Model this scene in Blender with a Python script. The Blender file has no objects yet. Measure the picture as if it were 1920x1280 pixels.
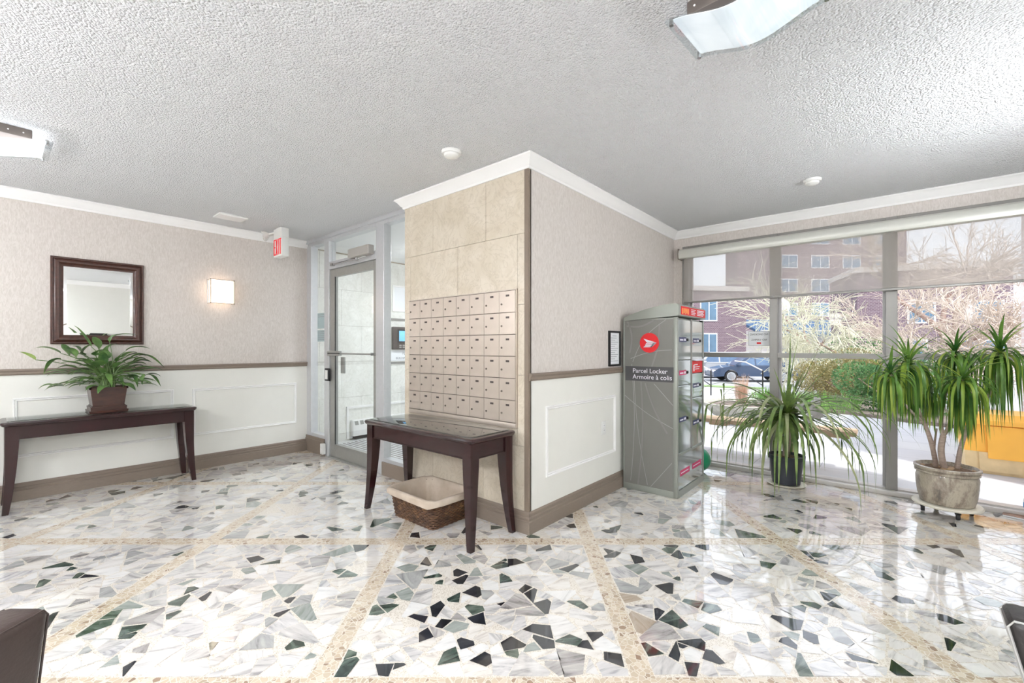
import bpy, bmesh, math, random
from mathutils import Vector, Matrix, noise as mnoise
random.seed(7)
SC = bpy.context.scene
COL = SC.collection
PI = math.pi

# ------------------------------------------------------------------ camera, light, exposure
YAW = math.radians(40.465)      # the room's walls run along x and y; the camera looks 40 degrees left of +y
FPX, Y0, EYE = 832.3, 651.5, 1.3
cam_d = bpy.data.cameras.new('camera')
cam = bpy.data.objects.new('camera', cam_d); COL.objects.link(cam)
cam.location = (0, 0, EYE)
cam.rotation_euler = (PI/2, 0, YAW)
cam_d.sensor_width = 36
cam_d.lens = FPX/1920*36
cam_d.shift_y = (Y0-640)/1920
cam_d.clip_start = 0.02; cam_d.clip_end = 300
SC.camera = cam

SC.view_settings.view_transform = 'Standard'
SC.view_settings.look = 'None'
SC.view_settings.gamma = 1
SC.view_settings.use_curve_mapping = False
SC.view_settings.exposure = 0.68

W = bpy.data.worlds.new('sky'); SC.world = W; W.use_nodes = True
wn = W.node_tree; wn.nodes.clear()
wo = wn.nodes.new('ShaderNodeOutputWorld'); wb = wn.nodes.new('ShaderNodeBackground')
ws = wn.nodes.new('ShaderNodeTexSky'); ws.sky_type = 'NISHITA'; ws.sun_disc = False
ws.sun_elevation = math.radians(48); ws.sun_rotation = math.radians(110); ws.dust_density = 3.0; ws.air_density = 1.0
wm = wn.nodes.new('ShaderNodeMixRGB'); wm.inputs[0].default_value = 0.72
wsc = wn.nodes.new('ShaderNodeVectorMath'); wsc.operation = 'SCALE'; wsc.inputs['Scale'].default_value = 0.12
wm.inputs[2].default_value = (1.0, 1.02, 1.06, 1)
wn.links.new(ws.outputs[0], wsc.inputs[0]); wn.links.new(wsc.outputs[0], wm.inputs[1])
wn.links.new(wm.outputs[0], wb.inputs[0]); wb.inputs[1].default_value = 1.45
wn.links.new(wb.outputs[0], wo.inputs[0])

sun_d = bpy.data.lights.new('sun', 'SUN'); sun_d.energy = 2.3; sun_d.angle = math.radians(2.5); sun_d.color = (1.0, 0.96, 0.9)
sun = bpy.data.objects.new('sun', sun_d); COL.objects.link(sun)
sun.rotation_euler = Vector((0.5, -0.30, 1.0)).to_track_quat('Z', 'Y').to_euler()

LAMP_ON = 3.2
LAMP_FILL = 45.0        # ceiling fixtures added to brighten the room and the vestibule
LAMP_DIM = 0.5       # the fixture near the window, barely lit against the daylight
SCONCE = 1.7
SCONCE_FILL = 62.0  # extra sconces out of view, added as fill
SCONCE_FILL_SIDE = 85.0  # added sconce off to the right, lifts the ceiling by the window

# ------------------------------------------------------------------ helpers
WL = {}
def ray(u, v):
    t = (u-960)/FPX
    return Vector((-math.sin(YAW)+t*math.cos(YAW), math.cos(YAW)+t*math.sin(YAW), (Y0-v)/FPX))
def P(u, v, x=None, y=None, z=None, d=None):
    """the place on a wall, floor or vertical plane that a direction from the camera meets"""
    r = ray(u, v)
    if x is not None: s = x/r.x
    elif y is not None: s = y/r.y
    elif z is not None: s = (z-EYE)/r.z
    else: s = d
    return Vector((0, 0, EYE)) + r*s

def tag(o, label=None, cat=None, group=None, kind=None):
    if label: o['label'] = label
    if cat: o['category'] = cat
    if group: o['group'] = group
    if kind: o['kind'] = kind
    return o
def thing(name, loc, label, cat, group=None, rz=0, kind=None):
    o = bpy.data.objects.new(name, None); o.empty_display_size = 0.1
    COL.objects.link(o); o.location = loc; o.rotation_euler = (0, 0, rz)
    WL[o.name] = Vector(loc)
    return tag(o, label, cat, group, kind)

class MB:
    def __init__(s):
        s.v = []; s.f = []; s.mi = []; s.uv = None; s.m = 0; s.T = None
    def add(s, vs, fs):
        b = len(s.v)
        for p in vs:
            p = Vector(p)
            if s.T is not None: p = s.T @ p
            s.v.append(p)
        for f in fs:
            s.f.append([b+i for i in f]); s.mi.append(s.m)
        return s
    def bm_add(s, bm):
        bm.verts.ensure_lookup_table(); bm.verts.index_update()
        s.add([v.co.copy() for v in bm.verts], [[v.index for v in f.verts] for f in bm.faces]); bm.free()
        return s
    def box(s, x0, x1, y0, y1, z0, z1, bev=0, seg=2):
        if bev <= 0:
            return s.add([(x0,y0,z0),(x1,y0,z0),(x1,y1,z0),(x0,y1,z0),(x0,y0,z1),(x1,y0,z1),(x1,y1,z1),(x0,y1,z1)],
                  [(0,3,2,1),(4,5,6,7),(0,1,5,4),(1,2,6,5),(2,3,7,6),(3,0,4,7)])
        bm = bmesh.new()
        vs = [bm.verts.new(p) for p in [(x0,y0,z0),(x1,y0,z0),(x1,y1,z0),(x0,y1,z0),(x0,y0,z1),(x1,y0,z1),(x1,y1,z1),(x0,y1,z1)]]
        for f in [(0,3,2,1),(4,5,6,7),(0,1,5,4),(1,2,6,5),(2,3,7,6),(3,0,4,7)]: bm.faces.new([vs[i] for i in f])
        bmesh.ops.bevel(bm, geom=bm.edges[:], offset=bev, segments=seg, affect='EDGES', profile=0.5)
        return s.bm_add(bm)
    def prism(s, poly, z0, z1, axis='z'):
        """poly in two axes, extruded along the third"""
        n = len(poly)
        def mk(a, b, c):
            return {'z': (a,b,c), 'y': (a,c,b), 'x': (c,a,b)}[axis]
        vs = [mk(a,b,z0) for a,b in poly]+[mk(a,b,z1) for a,b in poly]
        fs = [list(range(n))[::-1], list(range(n,2*n))]+[(i,(i+1)%n,n+(i+1)%n,n+i) for i in range(n)]
        return s.add(vs, fs)
    def tube(s, pts, r, n=8, cap=True, sq=False):
        pts = [Vector(p) for p in pts]
        rs = r if isinstance(r, (list, tuple)) else [r]*len(pts)
        vs = []; up = Vector((0,0,1)); prev = None
        for i, p in enumerate(pts):
            d = (pts[min(i+1,len(pts)-1)]-pts[max(i-1,0)])
            d = d.normalized() if d.length > 1e-9 else Vector((0,0,1))
            if prev is None:
                a = up if abs(d.z) < .9 else Vector((1,0,0))
                e1 = d.cross(a).normalized()
            else:
                e1 = (prev - d*prev.dot(d))
                e1 = e1.normalized() if e1.length > 1e-6 else d.orthogonal().normalized()
            prev = e1; e2 = d.cross(e1)
            for k in range(n):
                t = 2*PI*k/n + (PI/4 if sq else 0)
                vs.append(p+(e1*math.cos(t)+e2*math.sin(t))*rs[i])
        fs = [(i*n+k, i*n+(k+1)%n, (i+1)*n+(k+1)%n, (i+1)*n+k) for i in range(len(pts)-1) for k in range(n)]
        if cap: fs += [tuple(range(n))[::-1], tuple(range((len(pts)-1)*n, len(pts)*n))]
        return s.add(vs, fs)
    def lathe(s, prof, c=(0,0,0), n=32, axis='z', sx=1, sy=1):
        c = Vector(c); vs = []; 
        for r, z in prof:
            for k in range(n):
                t = 2*PI*k/n
                a, b = r*math.cos(t)*sx, r*math.sin(t)*sy
                vs.append(c+Vector({'z': (a,b,z), 'y': (a,-z,b), 'x': (z,a,b)}[axis]))
        m = len(prof)
        fs = [(i*n+k, i*n+(k+1)%n, (i+1)*n+(k+1)%n, (i+1)*n+k) for i in range(m-1) for k in range(n)]
        fs += [tuple(range(n))[::-1], tuple(range((m-1)*n, m*n))]
        return s.add(vs, fs)
    def sphere(s, c, r, n=16, sz=1):
        prof = [(max(r*math.sin(PI*i/n),1e-4), -r*math.cos(PI*i/n)*sz) for i in range(n+1)]
        return s.lathe(prof, c, n*2)
    def sweep(s, path, prof, closed=False, side=1):
        """path: 2D points; prof: (offset to the room side, z); mitred corners"""
        n = len(path); m = len(prof); vs = []
        P2 = [Vector(p) for p in path]
        for i in range(n):
            if closed: a, b, c = P2[i-1], P2[i], P2[(i+1)%n]
            else: a, b, c = P2[max(i-1,0)], P2[i], P2[min(i+1,n-1)]
            d1 = (b-a) if (b-a).length > 0 else (c-b); d2 = (c-b) if (c-b).length > 0 else (b-a)
            d1.normalize(); d2.normalize()
            n1 = Vector((-d1.y, d1.x))*side; n2 = Vector((-d2.y, d2.x))*side
            mt = (n1+n2); mt = mt/ max(mt.length_squared, 1e-6)*2
            for o, z in prof: vs.append((b.x+mt.x*o, b.y+mt.y*o, z))
        fs = []
        for i in range(n if closed else n-1):
            j = (i+1) % n
            for k in range(m):
                l = (k+1) % m
                fs.append((i*m+k, j*m+k, j*m+l, i*m+l))
        if not closed: fs += [tuple(range(m)), tuple(range((n-1)*m, n*m))[::-1]]
        return s.add(vs, fs)
    def build(s, name, mat, parent=None, local=False, smooth=0.55):
        me = bpy.data.meshes.new(name)
        org = Vector((0,0,0))
        if parent is not None:
            if not local: org = WL[parent.name]
        elif not local:
            xs = [p.x for p in s.v]; ys = [p.y for p in s.v]; zs = [p.z for p in s.v]
            org = Vector(((min(xs)+max(xs))/2, (min(ys)+max(ys))/2, min(zs)))
        me.from_pydata([p-org for p in s.v], [], s.f)
        bm = bmesh.new(); bm.from_mesh(me)
        if len(bm.faces) < 60000: bmesh.ops.recalc_face_normals(bm, faces=bm.faces[:])
        bm.to_mesh(me); bm.free()
        mats = mat if isinstance(mat, (list, tuple)) else [mat]
        for m in mats: me.materials.append(m)
        if len(mats) > 1: me.polygons.foreach_set('material_index', s.mi)
        if smooth:
            me.polygons.foreach_set('use_smooth', [True]*len(me.polygons))
            me.set_sharp_from_angle(angle=smooth)
        o = bpy.data.objects.new(name, me); COL.objects.link(o)
        if parent is not None:
            o.parent = parent; WL[o.name] = WL.get(parent.name, Vector((0,0,0))).copy() if not local else WL.get(parent.name, Vector((0,0,0))).copy()
        else:
            o.location = org; WL[o.name] = org
        return o
def struct(o): o['kind'] = 'structure'; return o

def text_mb(body, size, mat_frame, extrude=0.0008, align='LEFT', mb=None, spacing=1.0):
    """lettering as geometry; mat_frame maps the text's x,y plane into the scene"""
    c = bpy.data.curves.new('t', 'FONT'); c.body = body; c.size = size; c.extrude = extrude; c.align_x = align
    c.space_character = spacing; c.resolution_u = 3
    o = bpy.data.objects.new('t', c); COL.objects.link(o)
    dg = bpy.context.evaluated_depsgraph_get(); dg.update()
    me = bpy.data.meshes.new_from_object(o.evaluated_get(dg))
    mb = mb or MB()
    mb.add([mat_frame @ v.co for v in me.vertices], [list(p.vertices) for p in me.polygons])
    bpy.data.objects.remove(o); bpy.data.meshes.remove(me); bpy.data.curves.remove(c)
    return mb
def frame_mat(origin, right, up):
    r = Vector(right).normalized(); u = Vector(up).normalized(); n = r.cross(u)
    M = Matrix((r, u, n)).transposed().to_4x4(); M.translation = Vector(origin)
    return M

# ------------------------------------------------------------------ materials
def nt(name):
    m = bpy.data.materials.new(name); m.use_nodes = True
    n = m.node_tree; b = n.nodes['Principled BSDF']
    return m, n, b
def lnk(n, a, b): n.links.new(a, b)
def coords(n, scale=(1,1,1), kind='Object'):
    tc = n.nodes.new('ShaderNodeTexCoord'); mp = n.nodes.new('ShaderNodeMapping'); mp.inputs['Scale'].default_value = scale
    lnk(n, tc.outputs[kind], mp.inputs[0]); return mp.outputs[0]
def wcoords(n, scale=(1,1,1)):
    g = n.nodes.new('ShaderNodeNewGeometry'); mp = n.nodes.new('ShaderNodeMapping'); mp.inputs['Scale'].default_value = scale
    lnk(n, g.outputs['Position'], mp.inputs[0]); return mp.outputs[0]
def ramp(n, fac, stops):
    r = n.nodes.new('ShaderNodeValToRGB'); e = r.color_ramp.elements
    e[0].position, e[0].color = stops[0][0], (*stops[0][1], 1)
    e[1].position, e[1].color = stops[-1][0], (*stops[-1][1], 1)
    for p, c in stops[1:-1]:
        x = e.new(p); x.color = (*c, 1)
    lnk(n, fac, r.inputs[0]); return r.outputs[0]
def noise(n, vec, scale, detail=3, rough=.5, dist=0):
    t = n.nodes.new('ShaderNodeTexNoise'); t.inputs['Scale'].default_value = scale; t.inputs['Detail'].default_value = detail
    t.inputs['Roughness'].default_value = rough; t.inputs['Distortion'].default_value = dist
    lnk(n, vec, t.inputs['Vector']); return t.outputs[0]
def bump(n, b, h, strength=.3, dist=.01):
    k = n.nodes.new('ShaderNodeBump'); k.inputs['Strength'].default_value = strength; k.inputs['Distance'].default_value = dist
    lnk(n, h, k.inputs['Height']); lnk(n, k.outputs[0], b.inputs['Normal'])
def mat(name, col, rough=.5, metal=0, var=0.06, vscale=6, coat=0, bmp=0, bscale=60, spec=.5, stretch=(1,1,1), emit=None, trans=0):
    m, n, b = nt(name)
    b.inputs['Roughness'].default_value = rough; b.inputs['Metallic'].default_value = metal
    b.inputs['Coat Weight'].default_value = coat; b.inputs['Coat Roughness'].default_value = .05
    b.inputs['Specular IOR Level'].default_value = spec
    c = coords(n, stretch)
    lo = tuple(max(0, x*(1-var)) for x in col); hi = tuple(min(1, x*(1+var)) for x in col)
    lnk(n, ramp(n, noise(n, c, vscale), [(.3, lo), (.7, hi)]), b.inputs['Base Color'])
    if bmp: bump(n, b, noise(n, c, bscale, 2), bmp, .004)
    if emit:
        b.inputs['Emission Color'].default_value = (*emit[0], 1); b.inputs['Emission Strength'].default_value = emit[1]
    if trans: b.inputs['Transmission Weight'].default_value = trans
    return m
def S(r, g, b):   # sRGB 0-255 to linear
    f = lambda c: ((c/255+.055)/1.055)**2.4 if c > 10 else c/255/12.92
    return (f(r), f(g), f(b))

def glass(name, tint=(.985,.992,.992), ior=1.45, refl=1.0):
    m, n, b = nt(name); n.nodes.remove(b)
    out = n.nodes['Material Output']
    t = n.nodes.new('ShaderNodeBsdfTransparent'); t.inputs[0].default_value = (*tint, 1)
    g = n.nodes.new('ShaderNodeBsdfGlossy'); g.inputs['Roughness'].default_value = 0.0
    g.inputs['Color'].default_value = (refl, refl, refl, 1)
    f = n.nodes.new('ShaderNodeFresnel'); ge = n.nodes.new('ShaderNodeNewGeometry')
    k = n.nodes.new('ShaderNodeMath'); k.operation = 'MULTIPLY_ADD'; k.inputs[1].default_value = 1/ior-ior; k.inputs[2].default_value = ior
    lnk(n, ge.outputs['Backfacing'], k.inputs[0]); lnk(n, k.outputs[0], f.inputs[0])      # both faces of a thin pane reflect alike
    mx = n.nodes.new('ShaderNodeMixShader')
    lnk(n, f.outputs[0], mx.inputs[0]); lnk(n, t.outputs[0], mx.inputs[1]); lnk(n, g.outputs[0], mx.inputs[2]); lnk(n, mx.outputs[0], out.inputs[0])
    return m
def leafmat(name, c1, c2, rough=.45, tr=.35, scale=4):
    m, n, b = nt(name); out = n.nodes['Material Output']
    c = coords(n)
    col = ramp(n, noise(n, c, scale, 3), [(.3, c1), (.7, c2)])
    lnk(n, col, b.inputs['Base Color']); b.inputs['Roughness'].default_value = rough
    t = n.nodes.new('ShaderNodeBsdfTranslucent'); lnk(n, col, t.inputs[0])
    mx = n.nodes.new('ShaderNodeMixShader'); mx.inputs[0].default_value = tr
    lnk(n, b.outputs[0], mx.inputs[1]); lnk(n, t.outputs[0], mx.inputs[2]); lnk(n, mx.outputs[0], out.inputs[0])
    return m
def brick(name, c1, c2, mortar, sx=1.0):
    m, n, b = nt(name)
    g = n.nodes.new('ShaderNodeNewGeometry'); sp = n.nodes.new('ShaderNodeSeparateXYZ'); lnk(n, g.outputs['Position'], sp.inputs[0])
    ad = n.nodes.new('ShaderNodeMath'); ad.operation = 'ADD'; lnk(n, sp.outputs[0], ad.inputs[0]); lnk(n, sp.outputs[1], ad.inputs[1])
    cb = n.nodes.new('ShaderNodeCombineXYZ'); lnk(n, ad.outputs[0], cb.inputs[0]); lnk(n, sp.outputs[2], cb.inputs[1])
    k = n.nodes.new('ShaderNodeTexBrick'); lnk(n, cb.outputs[0], k.inputs['Vector'])
    k.inputs['Scale'].default_value = 1.0; k.inputs['Brick Width'].default_value = .25*sx; k.inputs['Row Height'].default_value = .09*sx
    k.inputs['Mortar Size'].default_value = .012*sx
    k.inputs['Color1'].default_value = (*c1,1); k.inputs['Color2'].default_value = (*c2,1); k.inputs['Mortar'].default_value = (*mortar,1)
    lnk(n, k.outputs[0], b.inputs['Base Color']); b.inputs['Roughness'].default_value = .85
    return m

M = {}
M['ceiling'], n, b = nt('popcorn_ceiling')
b.inputs['Base Color'].default_value = (*S(246,247,248), 1); b.inputs['Roughness'].default_value = .95
wc = wcoords(n)
h1 = noise(n, wc, 120, 3, .65)
vo = n.nodes.new('ShaderNodeTexVoronoi'); vo.inputs['Scale'].default_value = 95; lnk(n, wc, vo.inputs['Vector'])
ad = n.nodes.new('ShaderNodeMath'); ad.operation = 'SUBTRACT'; lnk(n, h1, ad.inputs[0]); lnk(n, vo.outputs['Distance'], ad.inputs[1])
bump(n, b, ad.outputs[0], 1.0, .016)

def wallpaper():
    m, n, b = nt('textured_wallpaper')
    g = n.nodes.new('ShaderNodeNewGeometry'); sp = n.nodes.new('ShaderNodeSeparateXYZ'); lnk(n, g.outputs['Position'], sp.inputs[0])
    ad = n.nodes.new('ShaderNodeMath'); ad.operation = 'ADD'; lnk(n, sp.outputs[0], ad.inputs[0]); lnk(n, sp.outputs[1], ad.inputs[1])
    cb = n.nodes.new('ShaderNodeCombineXYZ'); lnk(n, ad.outputs[0], cb.inputs[0]); lnk(n, sp.outputs[2], cb.inputs[1])
    mp = n.nodes.new('ShaderNodeMapping'); mp.inputs['Scale'].default_value = (95, 22, 1); lnk(n, cb.outputs[0], mp.inputs[0])
    h = noise(n, mp.outputs[0], 1.0, 2, .5, 1.2)
    lnk(n, ramp(n, h, [(.36, S(203,195,188)), (.64, S(216,209,203))]), b.inputs['Base Color'])
    b.inputs['Roughness'].default_value = .7; b.inputs['Specular IOR Level'].default_value = .3
    bump(n, b, h, .22, .003)
    return m
M['wallpaper'] = wallpaper()
M['wainscot'] = mat('white_wainscot_paint', S(232,231,224), .55, var=.012, bmp=.05, bscale=120)
M['white'] = mat('white_trim_paint', S(243,242,240), .4, var=.01)
M['taupe'] = mat('taupe_trim_paint', S(132,119,107), .45, var=.05, vscale=30, stretch=(1,1,6))
M['taupe_dark'] = mat('taupe_corner_paint', S(128,114,100), .5, var=.03)

def stone(name, c1, c2, vein):
    m, n, b = nt(name)
    wc = wcoords(n)
    a = noise(n, wc, 3.2, 6, .62, 1.5)
    base = ramp(n, a, [(.32, c1), (.68, c2)])
    v = noise(n, wc, 6.0, 5, .6, 2.5)
    vm = ramp(n, v, [(.455, (0,0,0)), (.492, (1,1,1)), (.53, (0,0,0))])
    mx = n.nodes.new('ShaderNodeMixRGB'); lnk(n, vm, mx.inputs[0]); lnk(n, base, mx.inputs[1]); mx.inputs[2].default_value = (*vein, 1)
    k = n.nodes.new('ShaderNodeMath'); k.operation = 'MULTIPLY'; k.inputs[1].default_value = .3
    lnk(n, vm, k.inputs[0]); lnk(n, k.outputs[0], mx.inputs[0])
    lnk(n, mx.outputs[0], b.inputs['Base Color']); b.inputs['Roughness'].default_value = .32
    return m
M['beige_stone'] = stone('beige_marble_tile', S(200,188,168), S(216,206,190), S(160,146,124))
M['pale_stone'] = stone('pale_marble_tile', S(226,226,218), S(240,240,234), S(190,186,175))
M['joint'] = mat('tile_joint', S(150,138,118), .8)
M['dark_wood'] = mat('dark_mahogany', S(40,12,14), .26, var=.2, vscale=5, stretch=(2,2,.4), coat=.35)
M['frame_wood'] = mat('walnut_frame', S(70,42,34), .35, var=.25, vscale=9, stretch=(1,4,4), coat=.3)
M['pot_wood'] = mat('brown_lacquered_wood', S(62,36,28), .35, var=.35, vscale=12, stretch=(1,1,4), coat=.3)
M['mirror'] = mat('mirror_glass', (.95,.96,.96), .01, 1, var=0)
M['glass'] = glass('clear_glass')
M['window_glass'] = glass('low_reflection_window_glass', (.98,.99,1.0), 1.45, .05)   # reflection turned down so the added lamps barely show in the panes
M['table_glass'] = glass('table_glass_top', (.9,.95,.93), 3.0)
M['aluminium'] = mat('brushed_aluminium', S(168,168,164), .38, .6, var=.04, vscale=30)
M['aluminium_lt'] = mat('pale_aluminium', S(204,205,207), .35, .35, var=.03, vscale=30)
M['mullion'] = mat('grey_anodised_mullion', S(146,144,140), .4, .3, var=.03)
M['mullion_lt'] = mat('light_mullion_edge', S(205,200,196), .4, .2, var=.02)
M['chrome'] = mat('chrome', S(200,200,200), .12, 1, var=0)
M['black'] = mat('black_plastic', S(26,26,28), .4, var=.05)
M['grey_metal'] = mat('painted_grey_metal', S(176,172,166), .4, .2, var=.02)
M['mailbox'] = mat('champagne_anodised_door', S(196,184,172), .34, .45, var=.03, vscale=14)
M['mailbox_gap'] = mat('mailbox_seam', S(82,72,64), .6, .3)
M['lock'] = mat('worn_lock_brass', S(112,104,96), .3, .8)
M['plate_dark'] = mat('dark_number_plate', S(70,62,58), .5)
M['paper'] = mat('white_paper', S(236,238,240), .7, var=.01)
M['ink'] = mat('black_ink', S(30,30,34), .6)
M['red'] = mat('sign_red', S(214,22,30), .5, var=.04)
M['white_plastic'] = mat('white_plastic', S(232,232,228), .4, var=.01)
M['grey_ink'] = mat('grey_ink', S(150,155,160), .6)
M['exit_red'] = mat('exit_letter_red', S(214,20,32), .5, emit=(S(220,20,34), .25))
# ================================================================== the setting
XL, YD, YM, XC, YW, H = -5.646, 2.634, 2.439, -1.928, 5.176, 2.64
XR, YB = 1.10, -1.3
XV, XV2, XM = -5.82, -3.40, -3.362

# ---- floor: broken marble laid between pebble strips, polished
def shard_mats():
    def vein(name, c1, c2, c3, rough=.1, sc=1.0):
        m, n, b = nt(name)
        uv = n.nodes.new('ShaderNodeUVMap'); uv.uv_map = 'stone'
        mp = n.nodes.new('ShaderNodeMapping'); mp.inputs['Scale'].default_value = (5*sc, 22*sc, 1); lnk(n, uv.outputs[0], mp.inputs[0])
        a = noise(n, mp.outputs[0], 1.0, 6, .62, .9)
        lnk(n, ramp(n, a, [(.36, c1), (.47, c2), (.66, c3)]), b.inputs['Base Color'])
        b.inputs['Roughness'].default_value = rough; b.inputs['Coat Weight'].default_value = 1; b.inputs['Coat IOR'].default_value = 1.65; b.inputs['Coat Roughness'].default_value = .04
        return m
    W = [vein('marble_white', S(184,180,178), S(226,222,218), S(238,235,231)),
         vein('marble_cream', S(196,186,178), S(230,224,216), S(240,236,230)),
         vein('marble_cloud', S(160,158,160), S(206,203,202), S(232,229,226)),
         vein('marble_pearl', S(214,212,210), S(234,232,229), S(243,241,238)),
         vein('marble_striped', S(160,157,156), S(200,196,193), S(228,224,220))]
    Y = [vein('marble_grey', S(142,142,142), S(168,168,166), S(190,189,186)),
         vein('marble_sage', S(130,136,130), S(152,158,152), S(176,180,174)),
         vein('marble_smoke', S(118,114,114), S(166,161,158), S(202,197,193))]
    G = [vein('marble_forest', S(36,48,44), S(58,72,66), S(110,124,114)),
         vein('marble_moss', S(48,60,52), S(78,92,82), S(124,134,122))]
    K = [vein('marble_black', S(22,24,28), S(32,34,40), S(60,64,68)),
         vein('marble_ink', S(26,28,32), S(38,42,50), S(44,48,56))]
    B = [vein('marble_tan', S(150,134,116), S(176,160,142), S(196,182,166))]
    return W, Y, G, K, B
mW, mY, mG, mK, mB = shard_mats()
ALLS = mW+mY+mG+mK+mB
def pebble_mat():
    m, n, b = nt('pebble_strip')
    wc = wcoords(n)
    v = n.nodes.new('ShaderNodeTexVoronoi'); v.inputs['Scale'].default_value = 42; v.feature = 'DISTANCE_TO_EDGE'; lnk(n, wc, v.inputs['Vector'])
    v2 = n.nodes.new('ShaderNodeTexVoronoi'); v2.inputs['Scale'].default_value = 42; lnk(n, wc, v2.inputs['Vector'])
    sp = n.nodes.new('ShaderNodeSeparateColor'); lnk(n, v2.outputs['Color'], sp.inputs[0])
    c = ramp(n, sp.outputs[0], [(0, S(150,124,104)), (.18, S(190,172,150)), (.45, S(212,196,172)), (.75, S(200,180,156)), (1, S(226,214,196))])
    mask = ramp(n, v.outputs['Distance'], [(.03, (0,0,0)), (.07, (1,1,1))])
    mx = n.nodes.new('ShaderNodeMixRGB'); lnk(n, mask, mx.inputs[0]); mx.inputs[1].default_value = (*S(228,220,206), 1); lnk(n, c, mx.inputs[2])
    lnk(n, mx.outputs[0], b.inputs['Base Color']); b.inputs['Roughness'].default_value = .2
    b.inputs['Coat Weight'].default_value = .9; b.inputs['Coat IOR'].default_value = 1.6; b.inputs['Coat Roughness'].default_value = .05
    return m
def grout_mat():
    m, n, b = nt('cream_chip_grout')
    wc = wcoords(n)
    v2 = n.nodes.new('ShaderNodeTexVoronoi'); v2.inputs['Scale'].default_value = 260; lnk(n, wc, v2.inputs['Vector'])
    sp = n.nodes.new('ShaderNodeSeparateColor'); lnk(n, v2.outputs['Color'], sp.inputs[0])
    lnk(n, ramp(n, sp.outputs[0], [(0, S(196,184,168)), (.4, S(228,220,208)), (1, S(240,234,224))]), b.inputs['Base Color'])
    b.inputs['Roughness'].default_value = .2; b.inputs['Coat Weight'].default_value = .9; b.inputs['Coat IOR'].default_value = 1.6; b.inputs['Coat Roughness'].default_value = .04
    return m
M['pebble'] = pebble_mat(); M['grout'] = grout_mat()

# where the darker stones lie, read off the photograph's floor: (crop origin, crop scale, [(x, y, tone)...])
SEEDS = [((600,980), 2.743, [(485,55,'k'),(715,62,'k'),(800,130,'k'),(1128,132,'k'),(725,262,'k'),(560,140,'g'),(525,207,'k'),(100,265,'g'),(575,272,'g'),
 (1268,248,'k'),(1500,160,'k'),(1505,35,'k'),(1278,15,'k'),(1050,318,'k'),(1090,352,'k'),(360,440,'g'),(300,440,'g'),(380,375,'g'),(720,385,'g'),(605,435,'k'),(815,465,'g'),(530,485,'k'),
 (690,500,'y'),(830,510,'k'),(530,555,'k'),(1660,190,'k'),(1825,118,'k'),(1905,112,'k'),(1790,148,'g'),(1910,160,'g'),(1630,292,'k'),(1785,350,'k'),(1735,435,'k'),(1880,400,'g'),
 (1825,280,'g'),(755,535,'y'),(765,610,'k'),(925,625,'k'),(1200,640,'k'),(1375,580,'k'),(1460,570,'k'),(1330,700,'y'),(840,690,'k'),(640,710,'g'),(345,755,'k'),(400,730,'k'),(150,700,'g'),
 (1540,710,'k'),(1140,810,'k'),(1840,620,'k'),(1250,580,'g'),(1100,190,'y'),(1370,270,'y'),(860,175,'y'),(640,560,'y'),(1655,520,'b'),(1575,365,'b'),(1740,520,'y'),(500,330,'y'),(440,380,'y'),
 (400,235,'y'),(100,130,'y'),(600,225,'y'),(1540,300,'y'),(1020,365,'y'),(700,460,'y'),(380,790,'y')]),
 ((0,900), 2.743, [(240,103,'k'),(345,88,'k'),(600,50,'g'),(690,40,'k'),(700,22,'g'),(815,38,'g'),(840,70,'k'),(1050,60,'k'),(1145,62,'g'),(435,145,'g'),(1055,137,'k'),(1145,130,'g'),
 (860,130,'y'),(125,203,'k'),(80,283,'k'),(455,235,'g'),(435,270,'k'),(300,298,'y'),(1325,292,'g'),(1545,290,'k'),(1310,230,'y'),(1410,57,'k'),(1610,95,'k'),(1540,75,'g'),(1745,88,'k'),
 (1750,122,'k'),(1465,15,'g'),(1755,10,'k'),(1815,255,'g'),(1710,245,'g'),(1300,400,'k'),(1755,487,'g'),(1510,612,'k'),(1450,675,'k'),(350,465,'g'),(460,500,'k'),(195,545,'g'),(1000,560,'g'),
 (930,612,'g'),(1060,612,'k'),(880,680,'g'),(780,680,'y'),(545,712,'g'),(690,775,'g'),(620,815,'g'),(970,520,'y'),(740,640,'y'),(520,575,'y'),(420,620,'y'),(450,880,'y'),(1090,830,'g'),
 (770,850,'y'),(1820,880,'g'),(430,375,'y'),(75,570,'y'),(220,660,'y'),(1670,435,'y'),(1560,620,'y'),(1620,690,'y'),(1220,560,'y'),(600,930,'y'),(660,420,'y'),(840,310,'y'),(560,160,'y'),(1480,560,'y')]),
 ((1200,880), 2.667, [(275,163,'g'),(175,380,'k'),(250,375,'k'),(130,408,'g'),(190,412,'k'),(250,425,'g'),(255,485,'k'),(180,540,'g'),(140,608,'k'),(90,690,'k'),(245,660,'g'),(95,775,'y'),
 (320,700,'g'),(380,798,'g'),(180,880,'k'),(290,880,'k'),(370,930,'k'),(430,870,'k'),(290,1005,'k'),(320,1065,'k'),(600,270,'g'),(655,312,'k'),(820,218,'k'),(875,232,'k'),(640,130,'g'),
 (750,152,'g'),(1270,170,'k'),(1570,272,'k'),(840,430,'k'),(900,460,'k'),(850,412,'g'),(640,488,'g'),(815,515,'y'),(1050,308,'y'),(1470,395,'k'),(1525,390,'k'),(1430,362,'g'),(1070,575,'y'),
 (970,640,'k'),(870,665,'g'),(800,688,'g'),(880,730,'y'),(1290,640,'k'),(1270,550,'g'),(1690,650,'y'),(1545,730,'k'),(860,820,'k'),(1545,905,'k'),(1010,858,'y'),(1280,970,'k'),(1120,965,'k'),
 (800,965,'g'),(1500,1040,'g'),(1180,462,'y'),(1200,497,'y'),(20,770,'b'),(1800,515,'y'),(890,575,'y'),(680,680,'y'),(470,500,'y'),(1840,930,'y')])]
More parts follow.
